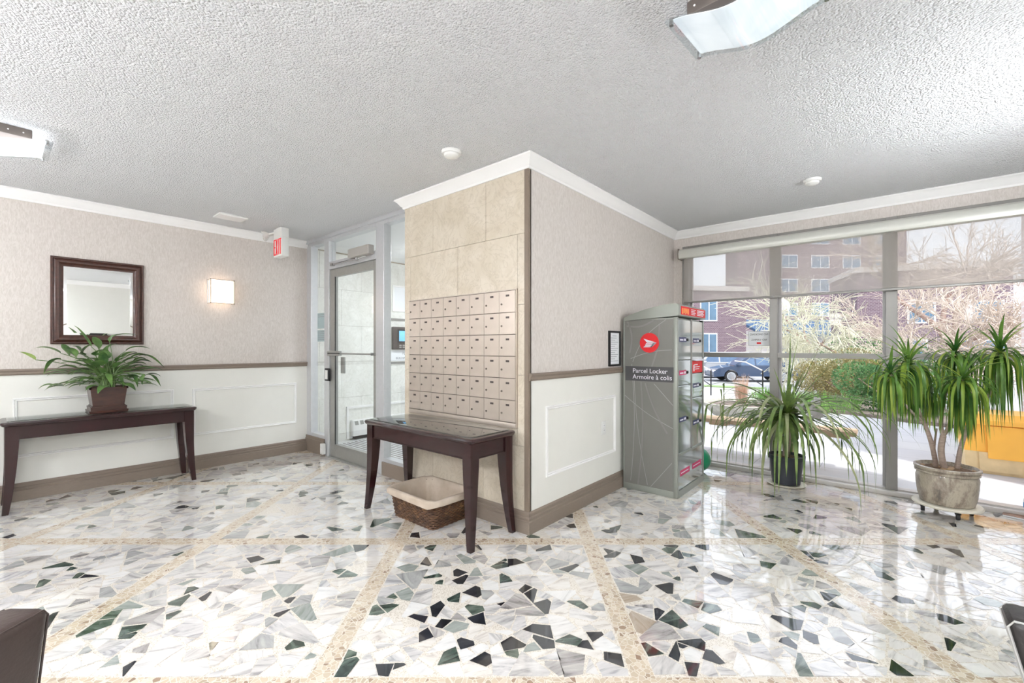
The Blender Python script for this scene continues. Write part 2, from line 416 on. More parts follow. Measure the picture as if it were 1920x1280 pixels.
f2 = Vector((-math.sin(YAW), math.cos(YAW))); r2 = Vector((math.cos(YAW), math.sin(YAW)))
def to_fr(p): return Vector((Vector((p[0],p[1])).dot(r2), Vector((p[0],p[1])).dot(f2)))   # (sideways, ahead) of the strip grid
seeds = []
for (ox, oy), sc, L in SEEDS:
    for x, y, t in L:
        q = P(ox+x/sc, oy+y/sc, z=0); seeds.append((to_fr(q), t))
def area(p): return abs(sum(p[i][0]*p[(i+1)%len(p)][1]-p[(i+1)%len(p)][0]*p[i][1] for i in range(len(p))))/2
def cen(p): return Vector((sum(q[0] for q in p)/len(p), sum(q[1] for q in p)/len(p)))
def cut(poly, o, nrm):
    A, B = [], []
    for i in range(len(poly)):
        a, b = poly[i], poly[(i+1)%len(poly)]
        da, db = (a-o).dot(nrm), (b-o).dot(nrm)
        if da >= 0: A.append(a)
        if da <= 0: B.append(a)
        if da*db < 0:
            c = a+(b-a)*(da/(da-db)); A.append(c); B.append(c)
    return A, B
def inside(pt, poly):
    s = None
    for i in range(len(poly)):
        a, b = poly[i], poly[(i+1)%len(poly)]
        c = (b.x-a.x)*(pt.y-a.y)-(b.y-a.y)*(pt.x-a.x)
        if s is None: s = c > 0
        elif (c > 0) != s: return False
    return True
def shrink(poly, g):
    """inset a convex polygon"""
    out = poly[:]
    sgn = 1 if sum(poly[i].x*poly[(i+1)%len(poly)].y-poly[(i+1)%len(poly)].x*poly[i].y for i in range(len(poly))) > 0 else -1
    for i in range(len(poly)):
        a, b = poly[i], poly[(i+1)%len(poly)]
        d = (b-a)
        if d.length < 1e-5: continue
        nn = Vector((-d.y, d.x)).normalized()*sgn
        out = cut(out, a+nn*g*random.uniform(.5,1.6), nn)[0]
        if len(out) < 3: return []
    return out
def shatter(poly, amin, out, depth=0):
    a = area(poly)
    sd_in = any((sd-cen(poly)).length < .5 and inside(sd, poly) for sd, t in seeds if t in 'kg')
    if a < (amin*.8 if sd_in else amin*random.choice([.45,.7,1,1,1.5,2.0,2.6])) or len(poly) < 3:
        out.append(poly); return
    # longest extent
    c = cen(poly); best = None
    for k in range(8):
        t = PI*k/8; d = Vector((math.cos(t), math.sin(t)))
        pr = [(q-c).dot(d) for q in poly]; e = max(pr)-min(pr)
        if best is None or e > best[0]: best = (e, d, min(pr), max(pr))
    ang = math.atan2(best[1].y, best[1].x)+random.gauss(0, .17)
    nrm = Vector((math.cos(ang), math.sin(ang)))
    o = c+best[1]*(best[2]+(best[3]-best[2])*random.uniform(.32,.68))
    A, B = cut(poly, o, nrm)
    if len(A) < 3 or len(B) < 3: out.append(poly); return
    shatter(A, amin, out, depth+1); shatter(B, amin, out, depth+1)
STP, R0, D0, SW = 1.275, -0.757, 2.98, 0.05
fl = {'v': [], 'f': [], 'm': [], 'uv': []}
def in_room(x, y):
    if not (XL+.0 < x < XR and YB < y < YW): return False
    if x < XC and y > YM and x > XM: return False
    if x <= XM and y > YD: return False
    return True
def add_poly(poly, z, mi):
    b0 = len(fl['v']); ang = random.uniform(0, PI); ca, sa = math.cos(ang), math.sin(ang); ox, oy = random.uniform(0,90), random.uniform(0,90)
    if random.random() < .6: ang = random.gauss(.3,.25); ca, sa = math.cos(ang), math.sin(ang)
    for q in poly:
        w = r2*q.x+f2*q.y; fl['v'].append((w.x, w.y, z))
        fl['uv'].append((q.x*ca+q.y*sa+ox, -q.x*sa+q.y*ca+oy))
    fl['f'].append(list(range(b0, b0+len(poly)))); fl['m'].append(mi)
rng_state = random.getstate(); random.seed(21)
for i in range(-6, 6):
    for j in range(-5, 5):
        x0 = R0+STP*i+SW; x1 = R0+STP*(i+1)-SW; y0_ = D0+STP*j+SW; y1_ = D0+STP*(j+1)-SW
        cw = r2*((x0+x1)/2)+f2*((y0_+y1_)/2)
        if not (XL-1.2 < cw.x < XR+1.2 and YB-1.2 < cw.y < YW+1.2): continue
        out = []; shatter([Vector((x0,y0_)),Vector((x1,y0_)),Vector((x1,y1_)),Vector((x0,y1_))], .0100, out)
        for p in out:
            c = cen(p); w = r2*c.x+f2*c.y
            if not in_room(w.x, w.y): continue
            tone = None
            for sd, t in seeds:
                if (sd-c).length < .35 and inside(sd, p): tone = t; break
            a = area(p)
            if tone is None:
                rr = random.random()
                if rr < .012: tone = 'k'
                elif rr < .03: tone = 'g'
                elif rr < .11: tone = 'y'
            elif tone in 'kg' and a > .016: # a dark stone set among chips: cut one piece round it
                pass
            q = [v+Vector((random.gauss(0,.004), random.gauss(0,.004))) for v in p]
            q = shrink(q, .0035)
            for _ in range(2):                       # break off needle-sharp corners
                for ci in range(len(q)):
                    if len(q) < 3: break
                    v0, v1, v2 = q[ci-1], q[ci], q[(ci+1)%len(q)]
                    e1, e2 = (v0-v1), (v2-v1)
                    if e1.length < 1e-4 or e2.length < 1e-4: continue
                    if e1.angle(e2) < 1.05:
                        bs = (e1.normalized()+e2.normalized()).normalized()
                        bs = Vector((bs.x+random.gauss(0,.3), bs.y+random.gauss(0,.3))).normalized()
                        q = cut(q, v1+bs*min(.03, .3*min(e1.length, e2.length)), bs)[0]; break
            if len(q) < 3 or area(q) < .0004: continue
            grp = {None: mW, 'y': mY, 'g': mG, 'k': mK, 'b': mB}[tone]
            mi = ALLS.index(random.choice(grp))
            add_poly(q, 0.0, mi)
# base slab of grout and the pebble strips
nb = len(fl['v'])
for p in [(XL-.1,YB-.1),(XR+.1,YB-.1),(XR+.1,YW+.1),(XC-.1,YW+.1),(XC-.1,YM+.1),(XM,YD+.1),(XL-.1,YD+.1)]:
    fl['v'].append((p[0],p[1],-.0012)); fl['uv'].append((0,0))
fl['f'].append(list(range(nb, nb+7))); fl['m'].append(len(ALLS))
def strip(a0, a1, b0, b1):
    # cut into short pieces so that it can follow the room's outline
    n_ = 240 if max(a1-a0, b1-b0) > 3 else 24
    for k in range(n_):
        if a1-a0 > b1-b0:
            t0, t1 = a0+(a1-a0)*k/n_, a0+(a1-a0)*(k+1)/n_; q = [(t0,b0),(t1,b0),(t1,b1),(t0,b1)]
        else:
            t0, t1 = b0+(b1-b0)*k/n_, b0+(b1-b0)*(k+1)/n_; q = [(a0,t0),(a1,t0),(a1,t1),(a0,t1)]
        c = cen([Vector(x) for x in q]); w = r2*c.x+f2*c.y
        if not in_room(w.x, w.y): continue
        b_ = len(fl['v'])
        for x in q:
            ww = r2*x[0]+f2*x[1]; fl['v'].append((ww.x, ww.y, -.0004)); fl['uv'].append((0,0))
        fl['f'].append([b_,b_+1,b_+2,b_+3]); fl['m'].append(len(ALLS)+1)
for i in range(-6, 7):
    for j in range(-5, 6): strip(R0+STP*i-SW+.004, R0+STP*i+SW-.004, D0+STP*(j-1)+SW-.004, D0+STP*j-SW+.004)
for j in range(-5, 6): strip(-7, 7, D0+STP*j-SW+.004, D0+STP*j+SW-.004)
random.setstate(rng_state)
me = bpy.data.meshes.new('floor'); me.from_pydata(fl['v'], [], fl['f'])
for m_ in ALLS+[M['grout'], M['pebble']]: me.materials.append(m_)
me.polygons.foreach_set('material_index', fl['m'])
uvl = me.uv_layers.new(name='stone')
for p_ in me.polygons:
    for li, vi in zip(p_.loop_indices, p_.vertices): uvl.data[li].uv = fl['uv'][vi]
for p_ in me.polygons:
    if p_.normal.z < 0: p_.flip()
fo = bpy.data.objects.new('floor', me); COL.objects.link(fo); struct(fo)

# ---- ceiling
struct(MB().box(XL-.2, XR+.15, YB-.15, YD, H, H+.12).box(XM, XR+.15, YD, YW+.12, H, H+.12).build('ceiling', M['ceiling']))
M['smooth_ceiling'] = mat('smooth_white_ceiling', S(240,240,238), .9, var=.01)
struct(MB().box(XV-.1, XM, YD+.06, YW+.12, H-.02, H+.12).build('ceiling_vestibule', M['smooth_ceiling']))

# ---- walls: (lower painted wainscot, papered above)
def wall2(name, x0, x1, y0, y1, up='wallpaper'):
    mb = MB(); mb.m = 0; mb.box(x0, x1, y0, y1, 0, 1.09); mb.m = 1; mb.box(x0, x1, y0, y1, 1.09, H)
    return struct(mb.build(name, [M['wainscot'], M[up]], smooth=0))
wall2('wall_left', XL-.14, XL, YB-.14, YD+.06)
wall2('wall_right', XR, XR+.14, YB-.14, YW, 'wainscot')
wall2('wall_back', XL, XR, YB-.14, YB)
wall2('wall_column', XC-.14, XC, YM+.02, YW+.12)
# window wall: jamb strip at the left, header above, stub at the right
mb = MB(); mb.m = 1; mb.box(XC, -1.83, YW, YW+.12, 1.09, H); mb.box(-1.83, XR+.14, YW, YW+.12, 2.46, H)
mb.m = 0; mb.box(XC, -1.83, YW, YW+.12, 0, 1.09); mb.m = 1; mb.box(.93, XR+.14, YW, YW+.12, 0, 2.46)
struct(mb.build('wall_window', [M['wainscot'], M['wallpaper']], smooth=0))

# mailbox wall of beige marble slabs
mb = MB(); mb.m = 1; mb.box(XM+.004, XC-.14, YM+.012, YM+.14, 0, H); mb.m = 0
def tiles(mb, rows, xa, xb, put, g=.0014):
    for z0, z1, cuts in rows:
        xs = [xa]+[c for c in cuts if xa < c < xb]+[xb]
        for a, b in zip(xs[:-1], xs[1:]): put(a+g, b-g, z0+g, z1-g)
rows = [(2.11,2.60,[-2.964,-2.342]), (1.607,2.11,[-3.275,-2.657,-2.03]), (1.104,1.607,[-2.964,-2.342]), (.601,1.104,[-3.275,-2.657,-2.03]),
        (.098,.601,[-2.964,-2.37]), (0,.098,[-2.7])]
tiles(mb, rows, XM, XC-.035, lambda a,b,c,d: mb.box(a, b, YM, YM+.014, c, d))
mb.box(XM, XM+.014, YM+.016, YD+.1, 0, 2.62)
mb.m = 2; mb.box(XC-.035, XC, YM-.004, YM+.03, 0, 2.60)
struct(mb.build('wall_mailbox', [M['beige_stone'], M['joint'], M['taupe_dark']], smooth=0))
# vestibule walls of pale marble
mb = MB(); mb.m = 1; mb.box(XV-.14, XV-.012, YD+.06, YW+.12, 0, H); mb.m = 0
rows = []
z = .10
k = 0
while z < 2.55:
    rows.append((z, min(z+.502, 2.60), [3.473-.62+(.31 if k % 2 else 0)+.62*i for i in range(-1, 6)])); z += .502; k += 1
rows.append((0, .10, [3.1, 3.9, 4.7]))
tiles(mb, rows, YD+.06, YW, lambda a,b,c,d: mb.box(XV-.014, XV, a, b, c, d))
tiles(mb, rows, YM+.18, YW, lambda a,b,c,d: mb.box(XM-.02, XM-.006, a, b, c, d))
mb.m = 1; mb.box(XM-.006, XM+.08, YM+.14, YW+.12, 0, H)
struct(mb.build('wall_vestibule', [M['pale_stone'], M['joint']], smooth=0))
M['vest_floor'] = mat('vestibule_floor', S(214,216,214), .35, var=.06, vscale=20)
struct(MB().box(XV-.1, XM, YD+.05, YW+.12, -.05, 0).build('floor_vestibule', M['vest_floor']))
struct(MB().box(XV-.02, XL, YD+.02, YD+.06, 0, H).build('trim_5', M['taupe']))

# ---- trim
crown = [(0, H-.085), (.012, H-.085), (.016, H-.07), (.03, H-.058), (.045, H-.032), (.062, H-.018), (.07, H-.012), (.07, H-.001), (0, H-.001)]
mb = MB()
mb.sweep([(XM, YD-.0), (XM, YM), (XC, YM), (XC, YW), (XR, YW), (XR, YB), (XL, YB), (XL, YD-.035)], crown, side=-1)
struct(mb.build('trim_1', M['white']))
base = [(0, 0), (.026, 0), (.026, .084), (.017, .092), (.019, .096), (.019, .110), (.011, .117), (.012, .121), (.012, .136), (.004, .148), (0, .148)]
base_m = MB(); base_m.sweep([(XM+.001, YM), (XC, YM), (XC, YW), (-1.83, YW)], base, side=-1)
struct(base_m.build('baseboard_column', M['taupe']))
struct(MB().sweep([(XR, YW), (XR, YB), (XL, YB), (XL, YD-.03)], base, side=-1).build('baseboard_left', M['taupe']))
rail = [(0, 1.066), (.010, 1.066), (.018, 1.078), (.018, 1.092), (.026, 1.104), (.026, 1.114), (.014, 1.119), (0, 1.119)]
struct(MB().sweep([(XL, YB), (XL, YD-.03)], rail, side=-1).build('trim_2', M['taupe']))
struct(MB().sweep([(XC, YM+.004), (XC, YW)], rail, side=-1).build('trim_3', M['taupe']))
struct(MB().sweep([(XR, YW), (XR, YB)], rail, side=-1).build('trim_4', M['taupe']))
# picture-frame mouldings of the wainscot
def moulding(name, plane, a0, a1, z0, z1, sgn=1):
    mb = MB(); w = .028
    prof = [(0,0), (.013,.004), (.013,.010), (.006,.016), (.010,.022), (.004,.028), (0,.028)]
    corners = [(a0,z0),(a1,z0),(a1,z1),(a0,z1)]
    ins = [(1,1),(-1,1),(-1,-1),(1,-1)]
    vs = []
    for (a,z_), (da,dz) in zip(corners, ins):
        for h_, t in prof: vs.append((plane+sgn*h_, a+da*t, z_+dz*t))
    m_ = len(prof); fs = [(i*m_+k, ((i+1)%4)*m_+k, ((i+1)%4)*m_+k+1, i*m_+k+1) for i in range(4) for k in range(m_-1)]
    mb.add(vs, fs); return struct(mb.build(name, M['white']))
moulding('trim_6', XL, .115, 1.225, .362, .871)
moulding('trim_7', XL, 1.383, 2.472, .362, .863)
moulding('trim_8', XL, -1.15, -.04, .362, .871)
moulding('trim_9', XC, 2.638, 3.718, .345, .868)
moulding('trim_10', XC, 3.95, 5.0, .345, .868)

# ---- glazed partition with the entrance door (door_1)
G = MB(); Y1, Y2 = YD-.035, YD+.055
def post(mb, x0, x1, z0=0, z1=H-.001, y0=Y1, y1=Y2): mb.box(x0, x1, y0, y1, z0, z1, .003, 1)
post(G, -5.644, -5.53); post(G, -5.19, -5.075); post(G, -4.085, -3.94); post(G, -3.40, -3.364, y1=YD+.04)
G.box(-5.53, -5.19, Y1, Y2, 2.565, H-.001); G.box(-5.075, -4.085, Y1, Y2, 2.565, H-.001); G.box(-3.94, -3.40, Y1, Y2, 2.565, H-.001)
G.box(-5.646, -3.364, Y1-.03, Y1, 2.598, H-.001)                       # ceiling channel
G.box(-5.075, -4.085, Y1, Y2, 2.225, 2.315, .003, 1)                     # header over the door
G.box(-5.53, -5.19, Y1, Y2, .20, .24); G.box(-3.94, -3.40, Y1, Y2, .135, .17)
gf = struct(G.build('trim_11', M['aluminium_lt']))
struct(MB().box(-5.646, -5.17, Y1-.012, Y2, 0, .20).box(-5.646, -5.17, Y1-.018, Y1, .15, .165).box(-3.96, -3.364, Y1-.012, Y2-.01, 0, .135).build('baseboard_partition', M['taupe']))
def pane(name, *b, parent=None, m='glass'): 
    o = MB().box(*b).build(name, M[m], parent, smooth=0)
    return o
struct(pane('window_2', -5.53, -5.19, YD, YD+.006, .24, 2.565))
struct(pane('window_3', -5.075, -4.085, YD, YD+.006, 2.315, 2.565))
struct(pane('window_4', -3.94, -3.40, YD, YD+.006, .17, 2.565))
door = thing('door_1', (-4.58, YD, 0), None, None, kind='structure')
D = MB(); d0, d1 = YD-.022, YD+.022
D.box(-5.07, -4.965, d0, d1, .012, 2.22, .004, 1); D.box(-4.15, -4.09, d0, d1, .012, 2.22, .004, 1)
D.box(-4.965, -4.15, d0, d1, 2.13, 2.22); D.box(-4.965, -4.15, d0, d1, .012, .165)
D.box(-4.965, -4.955, d0-.004, d0, .165, 2.13)
D.build('door_frame', M['aluminium'], door)
pane('pane', -4.965, -4.15, YD-.003, YD+.003, .165, 2.13, parent=door)
MB().box(-4.965, -4.955, d0-.003, d0+.01, .165, 2.13).build('gasket', M['black'], door)
h = MB(); h.box(-4.97, -4.11, d0-.045, d0-.03, 1.222, 1.240, .003); h.box(-4.13, -4.11, d0-.045, d0, 1.215, 1.247)
h.box(-5.03, -4.76, d0-.06, d0-.022, 1.205, 1.228, .004); h.box(-5.03, -4.76, d0-.06, d0-.022, 1.238, 1.262, .004); h.box(-5.02, -4.98, d0-.03, d0, 1.20, 1.265)
hb = h.build('push_bar', M['aluminium'], door)
MB().box(-5.025, -4.765, d0-.058, d0-.03, 1.227, 1.239).build('bar_groove', M['black'], hb)
MB().box(-4.91, -4.83, d1, d1+.02, 1.0, 1.19, .004).build('pull_handle', M['aluminium'], door)
MB().box(-4.75, -4.83, d1, d1+.004, .9, 1.19).add([], []).build('push_plate', M['aluminium'], door) if False else None
lk = MB().box(-5.135, -5.04, Y1-.024, Y1, .905, 1.055, .006).build('strike_box', M['black'], door)
MB().box(-5.118, -5.057, Y1-.028, Y1-.022, .925, 1.035, .003).build('strike_cover', M['white_plastic'], lk)
c = MB(); c.box(-4.52, -4.11, Y1-.075, Y1, 2.275, 2.375, .012, 3)
cl = c.build('door_closer', M['grey_metal'], door)
a = MB(); a.tube([(-4.95, Y1-.03, 2.262), (-4.30, Y1-.10, 2.235)], .006, 6).tube([(-4.93, Y1-.03, 2.27), (-4.36, Y1-.05, 2.262)], .005, 6)
a.tube([(-4.30, Y1-.10, 2.235), (-4.2, Y1-.04, 2.268)], .008, 6); a.lathe([(.016,-.012),(.016,.014)], (-4.29, Y1-.095, 2.235), 12)
a.box(-4.97, -4.93, Y1-.04, Y1, 2.25, 2.28)
a.build('closer_arm', M['chrome'], cl)
s = MB().box(-5.072, -4.088, YD-.05, YD+.05, 0, .012).build('threshold', M['aluminium'], door)

# ---- window wall glazing (window_1)
win = thing('window_1', (-.45, YW+.06, 0), None, None, kind='structure')
F = MB(); wy0, wy1 = YW+.0, YW+.11
for x0, x1 in [(-1.83,-1.762), (-.945,-.875), (-.035,.047), (.87,.93)]:
    F.box(x0, x1, wy0, wy1, 0, 2.46, .003, 1)
for x0, x1 in [(-1.762,-.945), (-.875,-.035), (.047,.87)]:
    F.box(x0, x1, wy0+.01, wy1, 1.197, 1.245); F.box(x0, x1, wy0, wy1, 0, .035); F.box(x0, x1, wy0+.01, wy1, 2.40, 2.46)
F.build('mullions', M['mullion'], win)
F = MB()
for x0, x1 in [(-.875,-.853), (-.057,-.035), (-1.762,-1.742)]: F.box(x0, x1, wy1-.03, wy1+.005, .035, 2.40)
F.box(-1.83, .93, wy0-.05, wy0-.0005, 0, .04, .004); F.box(-1.762, .87, wy0+.01, wy1, .035, .05)
F.build('frame_edge', M['mullion_lt'], win)
for x0, x1 in [(-1.762,-.945), (-.875,-.035), (.047,.87)]:
    for z0, z1 in [(.035,1.197), (1.245,2.40)]:
        pane('pane', x0, x1, YW+.07, YW+.078, z0, z1, parent=win, m='window_glass')

# far end of the vestibule: outer glazing
v2 = thing('window_5', (-4.6, YW+.06, 0), None, None, kind='structure')
F = MB()
for x0, x1 in [(-5.83,-5.74), (-4.65,-4.56), (-3.46,-3.37)]: F.box(x0, x1, YW, YW+.1, 0, H-.02)
F.box(-5.83, -3.37, YW, YW+.1, 2.2, 2.28); F.box(-5.83, -3.37, YW, YW+.1, 0, .1); F.box(-5.83,-3.37, YW, YW+.1, H-.1, H-.02)
F.build('mullions', M['aluminium'], v2)
pane('pane', -5.74, -3.46, YW+.05, YW+.056, .1, H-.1, parent=v2)
# ================================================================== furniture and fittings
def rounded_rect(x0, x1, y0, y1, r, n=5):
    pts = []
    for cx, cy, a0 in [(x1-r,y1-r,0), (x0+r,y1-r,PI/2), (x0+r,y0+r,PI), (x1-r,y0+r,1.5*PI)]:
        for k in range(n+1):
            t = a0+PI/2*k/n; pts.append((cx+r*math.cos(t), cy+r*math.sin(t)))
    return pts
def slab(mb, x0, x1, y0, y1, r, prof, n=5):
    """a top whose edge follows prof: (outward offset, z)"""
    vs = []; m = 4*(n+1)
    for o, z in prof:
        for p in rounded_rect(x0-o, x1+o, y0-o, y1+o, r+max(o,-r+.001), n): vs.append((p[0], p[1], z))
    L_ = len(prof)
    fs = [(i*m+k, i*m+(k+1)%m, (i+1)*m+(k+1)%m, (i+1)*m+k) for i in range(L_-1) for k in range(m)]
    fs += [tuple(range(m))[::-1], tuple(range((L_-1)*m, L_*m))]
    return mb.add(vs, fs)
def sabre_table(name, x0, x1, y0, y1, top, label, cat):
    t = thing(name, ((x0+x1)/2, (y0+y1)/2, 0), label, cat)
    z = top
    slab(MB(), x0+.02, x1-.02, y0+.02, y1-.02, .03, [(-.02, z-.042), (.0, z-.040), (.012, z-.030), (.018, z-.018), (.012, z-.008), (.0, z-.004), (-.03, z-.004)]).build('table_top', M['dark_wood'], t)
    slab(MB(), x0+.045, x1-.045, y0+.045, y1-.045, .02, [(0, z-.004), (.004, z-.003), (.004, z+.003), (0, z+.004)]).build('glass_sheet', M['table_glass'], t)
    ax0, ax1, ay0, ay1 = x0+.03, x1-.03, y0+.03, y1-.03
    A = MB()
    A.box(ax0+.05, ax1-.05, ay0+.010, ay0+.03, z-.145, z-.042); A.box(ax0+.05, ax1-.05, ay1-.03, ay1-.010, z-.145, z-.042)
    A.box(ax0+.010, ax0+.03, ay0+.05, ay1-.05, z-.145, z-.042); A.box(ax1-.03, ax1-.010, ay0+.05, ay1-.05, z-.145, z-.042)
    for yy in (ay0+.006, ay1-.014): A.box(ax0+.05, ax1-.05, yy, yy+.008, z-.145, z-.138)
    for xx in (ax0+.006, ax1-.014): A.box(xx, xx+.008, ay0+.05, ay1-.05, z-.145, z-.138)
    A.build('apron', M['dark_wood'], t)
    for sx, cx_ in ((1, ax0), (-1, ax1)):
        for sy, cy_ in ((1, ay0), (-1, ay1)):
            mb = MB(); vs = []
            N = 12
            for i in range(N+1):
                h = (z-.042)*i/N; q = h/(z-.042)
                w = .036+.040*min(1, (q/.8))**.9            # tapers to the foot
                o = -.016*(1-min(1, q/.55))**1.6              # foot kicks outward
                a0, b0 = cx_+sx*o, cy_+sy*o
                for dx, dy in ((0,0),(w,0),(w,w),(0,w)): vs.append((a0+sx*dx, b0+sy*dy, h))
            fs = [(i*4+k, i*4+(k+1)%4, i*4+4+(k+1)%4, i*4+4+k) for i in range(N) for k in range(4)]+[(0,1,2,3), (N*4,N*4+1,N*4+2,N*4+3)]
            mb.add(vs, fs); mb.build('leg', M['dark_wood'], t, smooth=.7)
    return t
sabre_table('console_table', -5.615, -5.195, .035, 1.325, .722, 'long dark mahogany console table with glass top against the left wall, under the mirror', 'table')
sabre_table('side_table', -3.26, -2.0, 1.945, 2.415, .722, 'shorter dark mahogany table with glass top below the mailboxes', 'table')

# mirror
t = thing('wall_mirror', (XL, .655, 1.33), 'rectangular mirror in a stepped dark walnut frame on the left wall', 'mirror')
def pic_frame(name, m, parent, plane, a0, a1, z0, z1, prof, axis='x', sgn=1):
    vs = []; m_ = len(prof)
    for (a,z_), (da,dz) in zip([(a0,z0),(a1,z0),(a1,z1),(a0,z1)], [(1,1),(-1,1),(-1,-1),(1,-1)]):
        for h_, tt in prof:
            p = (plane+sgn*h_, a+da*tt, z_+dz*tt)
            vs.append(p if axis == 'x' else (p[1], p[0], p[2]))
    fs = [(i*m_+k, ((i+1)%4)*m_+k, ((i+1)%4)*m_+(k+1)%m_, i*m_+(k+1)%m_) for i in range(4) for k in range(m_)]
    return MB().add(vs, fs).build(name, m, parent)
pic_frame('frame', M['frame_wood'], t, XL, .335, .977, 1.332, 2.112, [(0,0),(.022,0),(.030,.008),(.030,.016),(.022,.020),(.026,.028),(.040,.040),(.040,.052),(.026,.064),(.020,.072),(.016,.082),(0,.082)])
MB().box(XL+.002, XL+.012, .412, .9, 1.41, 2.034).build('mirror_glass', M['mirror'], t, smooth=0)
pic_frame('bevel', M['mirror'], t, XL+.012, .415, .897, 1.412, 2.032, [(0,0),(.003,.022),(0,.022)])

# sconce
M['sconce_glass'] = mat('frosted_warm_glass', S(255,244,230), .3, var=.01, emit=(S(255,226,200), SCONCE))
def sconce(T, m, label):
    t = thing('wall_sconce', T @ Vector((0,0,-.13)), label, 'wall light')
    def bld_(mb, nm, mt):
        mb.v = [T @ v for v in mb.v]; return mb.build(nm, mt, t)
    bld_(MB().box(0, .02, -.093, .093, -.10, .12), 'backplate', M['chrome'])
    bld_(MB().box(.02, .098, -.106, .104, -.121, .127, .004), 'glass_shade', m)
    fr = MB()
    for z_ in (-.128, .128): fr.box(0, .106, -.118, -.112, z_, z_+.006); fr.box(0, .106, .110, .116, z_, z_+.006); fr.box(.100, .106, -.118, .116, z_, z_+.006)
    for y_ in (-.118, .109): fr.box(.096, .106, y_, y_+.007, -.128, .134); fr.box(0, .008, y_, y_+.007, -.128, .134)
    bld_(fr, 'chrome_frame', M['chrome'])
wall_T = lambda x, y, deg: Matrix.Translation((x, y, 1.908)) @ Matrix.Rotation(math.radians(deg), 4, 'Z')
sconce(wall_T(XL, 1.638, 0), M['sconce_glass'], 'square frosted glass wall light with thin chrome edge, lit, right of the mirror')
M['sconce_glass_fill'] = mat('frosted_fill_glass', S(255,252,248), .3, var=.01, emit=(S(248,250,255), SCONCE_FILL))  # strong emitter for the sconces added behind the viewer
for x, w_ in ((-4.5, 'left'), (-2.7, 'middle'), (-.9, 'right')):
    sconce(wall_T(x, YB, 90), M['sconce_glass_fill'], 'added square frosted fill light on the unseen back wall behind the viewer, %s of three' % w_)
sconce(wall_T(XR, -.6, 180), M['sconce_glass_fill'], 'added square frosted fill light on the unseen right wall, beside the back corner')
M['sconce_glass_fill_side'] = mat('frosted_fill_glass_side', S(255,255,255), .3, var=.01, emit=(S(246,249,255), SCONCE_FILL_SIDE))  # stronger emitter for the sconce added out of view near the window
sconce(wall_T(XR, 3.3, 180), M['sconce_glass_fill_side'], 'added square frosted fill light on the unseen right wall, towards the window')

# exit sign, hung from the ceiling near the partition, letters towards the room
ex, ey = -5.20, 2.11
t = thing('exit_sign', (ex, ey, 2.33), 'white exit sign with red lettering and twin emergency lamps, hung near the door', 'exit sign')
E_ = MB()
E_.box(-5.31, -5.10, 2.07, 2.15, 2.315, 2.525, .005)
E_.box(-5.31, -5.10, 2.07, 2.15, 2.525, 2.63, .004)
E_.build('housing', M['white_plastic'], t)
MB().box(-5.27, -5.14, 2.08, 2.14, 2.628, 2.64).build('canopy', M['white_plastic'], t)
def block_word(mb, word, x0, z0, w, h, y, st, dy=.004):
    gap = w*.28; x = x0
    for ch in word:
        def R(a,b,c,d): mb.box(x+a*w, x+b*w, y-dy, y, z0+c*h, z0+d*h)
        s_ = st/w; sv = st/h
        if ch == 'E': R(0,s_,0,1); R(0,1,0,sv); R(0,1,1-sv,1); R(0,.85,.5-sv/2,.5+sv/2)
        elif ch == 'I': R(.5-s_/2,.5+s_/2,0,1)
        elif ch == 'T': R(.5-s_/2,.5+s_/2,0,1); R(0,1,1-sv,1)
        elif ch == 'X':
            for a, b in ((0,1),(1,0)):
                p0 = Vector((x+a*w*(1-s_)+ (0 if a==0 else 0), 0, z0)); p1 = Vector((x+b*w*(1-s_), 0, z0+h))
                mb.add([(p0.x,y,p0.z),(p0.x+st,y,p0.z),(p1.x+st,y,p1.z),(p1.x,y,p1.z),(p0.x,y-dy,p0.z),(p0.x+st,y-dy,p0.z),(p1.x+st,y-dy,p1.z),(p1.x,y-dy,p1.z)],
                       [(0,1,2,3),(4,7,6,5),(0,4,5,1),(1,5,6,2),(2,6,7,3),(3,7,4,0)])
        x += (w*.45 if ch == 'I' else w)+gap if ch != 'I' else w*.75+gap*.6
    return mb
block_word(MB(), 'EXIT', -5.298, 2.335, .043, .175, 2.07, .012).build('lettering', M['exit_red'], t)
for lx, ly in ((-5.46, 2.03), (-5.34, 1.98)):
    q = Matrix.Translation((lx, ly, 2.56)) @ Vector((-.3,-.8,-.35)).to_track_quat('Z','Y').to_matrix().to_4x4()
    mb = MB(); mb.T = q; mb.lathe([(.012,-.05),(.03,-.03),(.044,0),(.046,.012),(.042,.014)], (0,0,0), 20)
    hd = mb.build('lamp_head', M['white_plastic'], t)
    mb = MB(); mb.T = q; mb.lathe([(.040,.0142),(.020,.018),(.006,.019)], (0,0,0), 20); mb.build('lens', M['mirror'], hd)
MB().tube([(-5.45,2.05,2.575), (-5.30,2.10,2.585)], .010, 8).tube([(-5.33,2.01,2.575), (-5.29,2.09,2.60)], .010, 8).build('lamp_arm', M['white_plastic'], t)

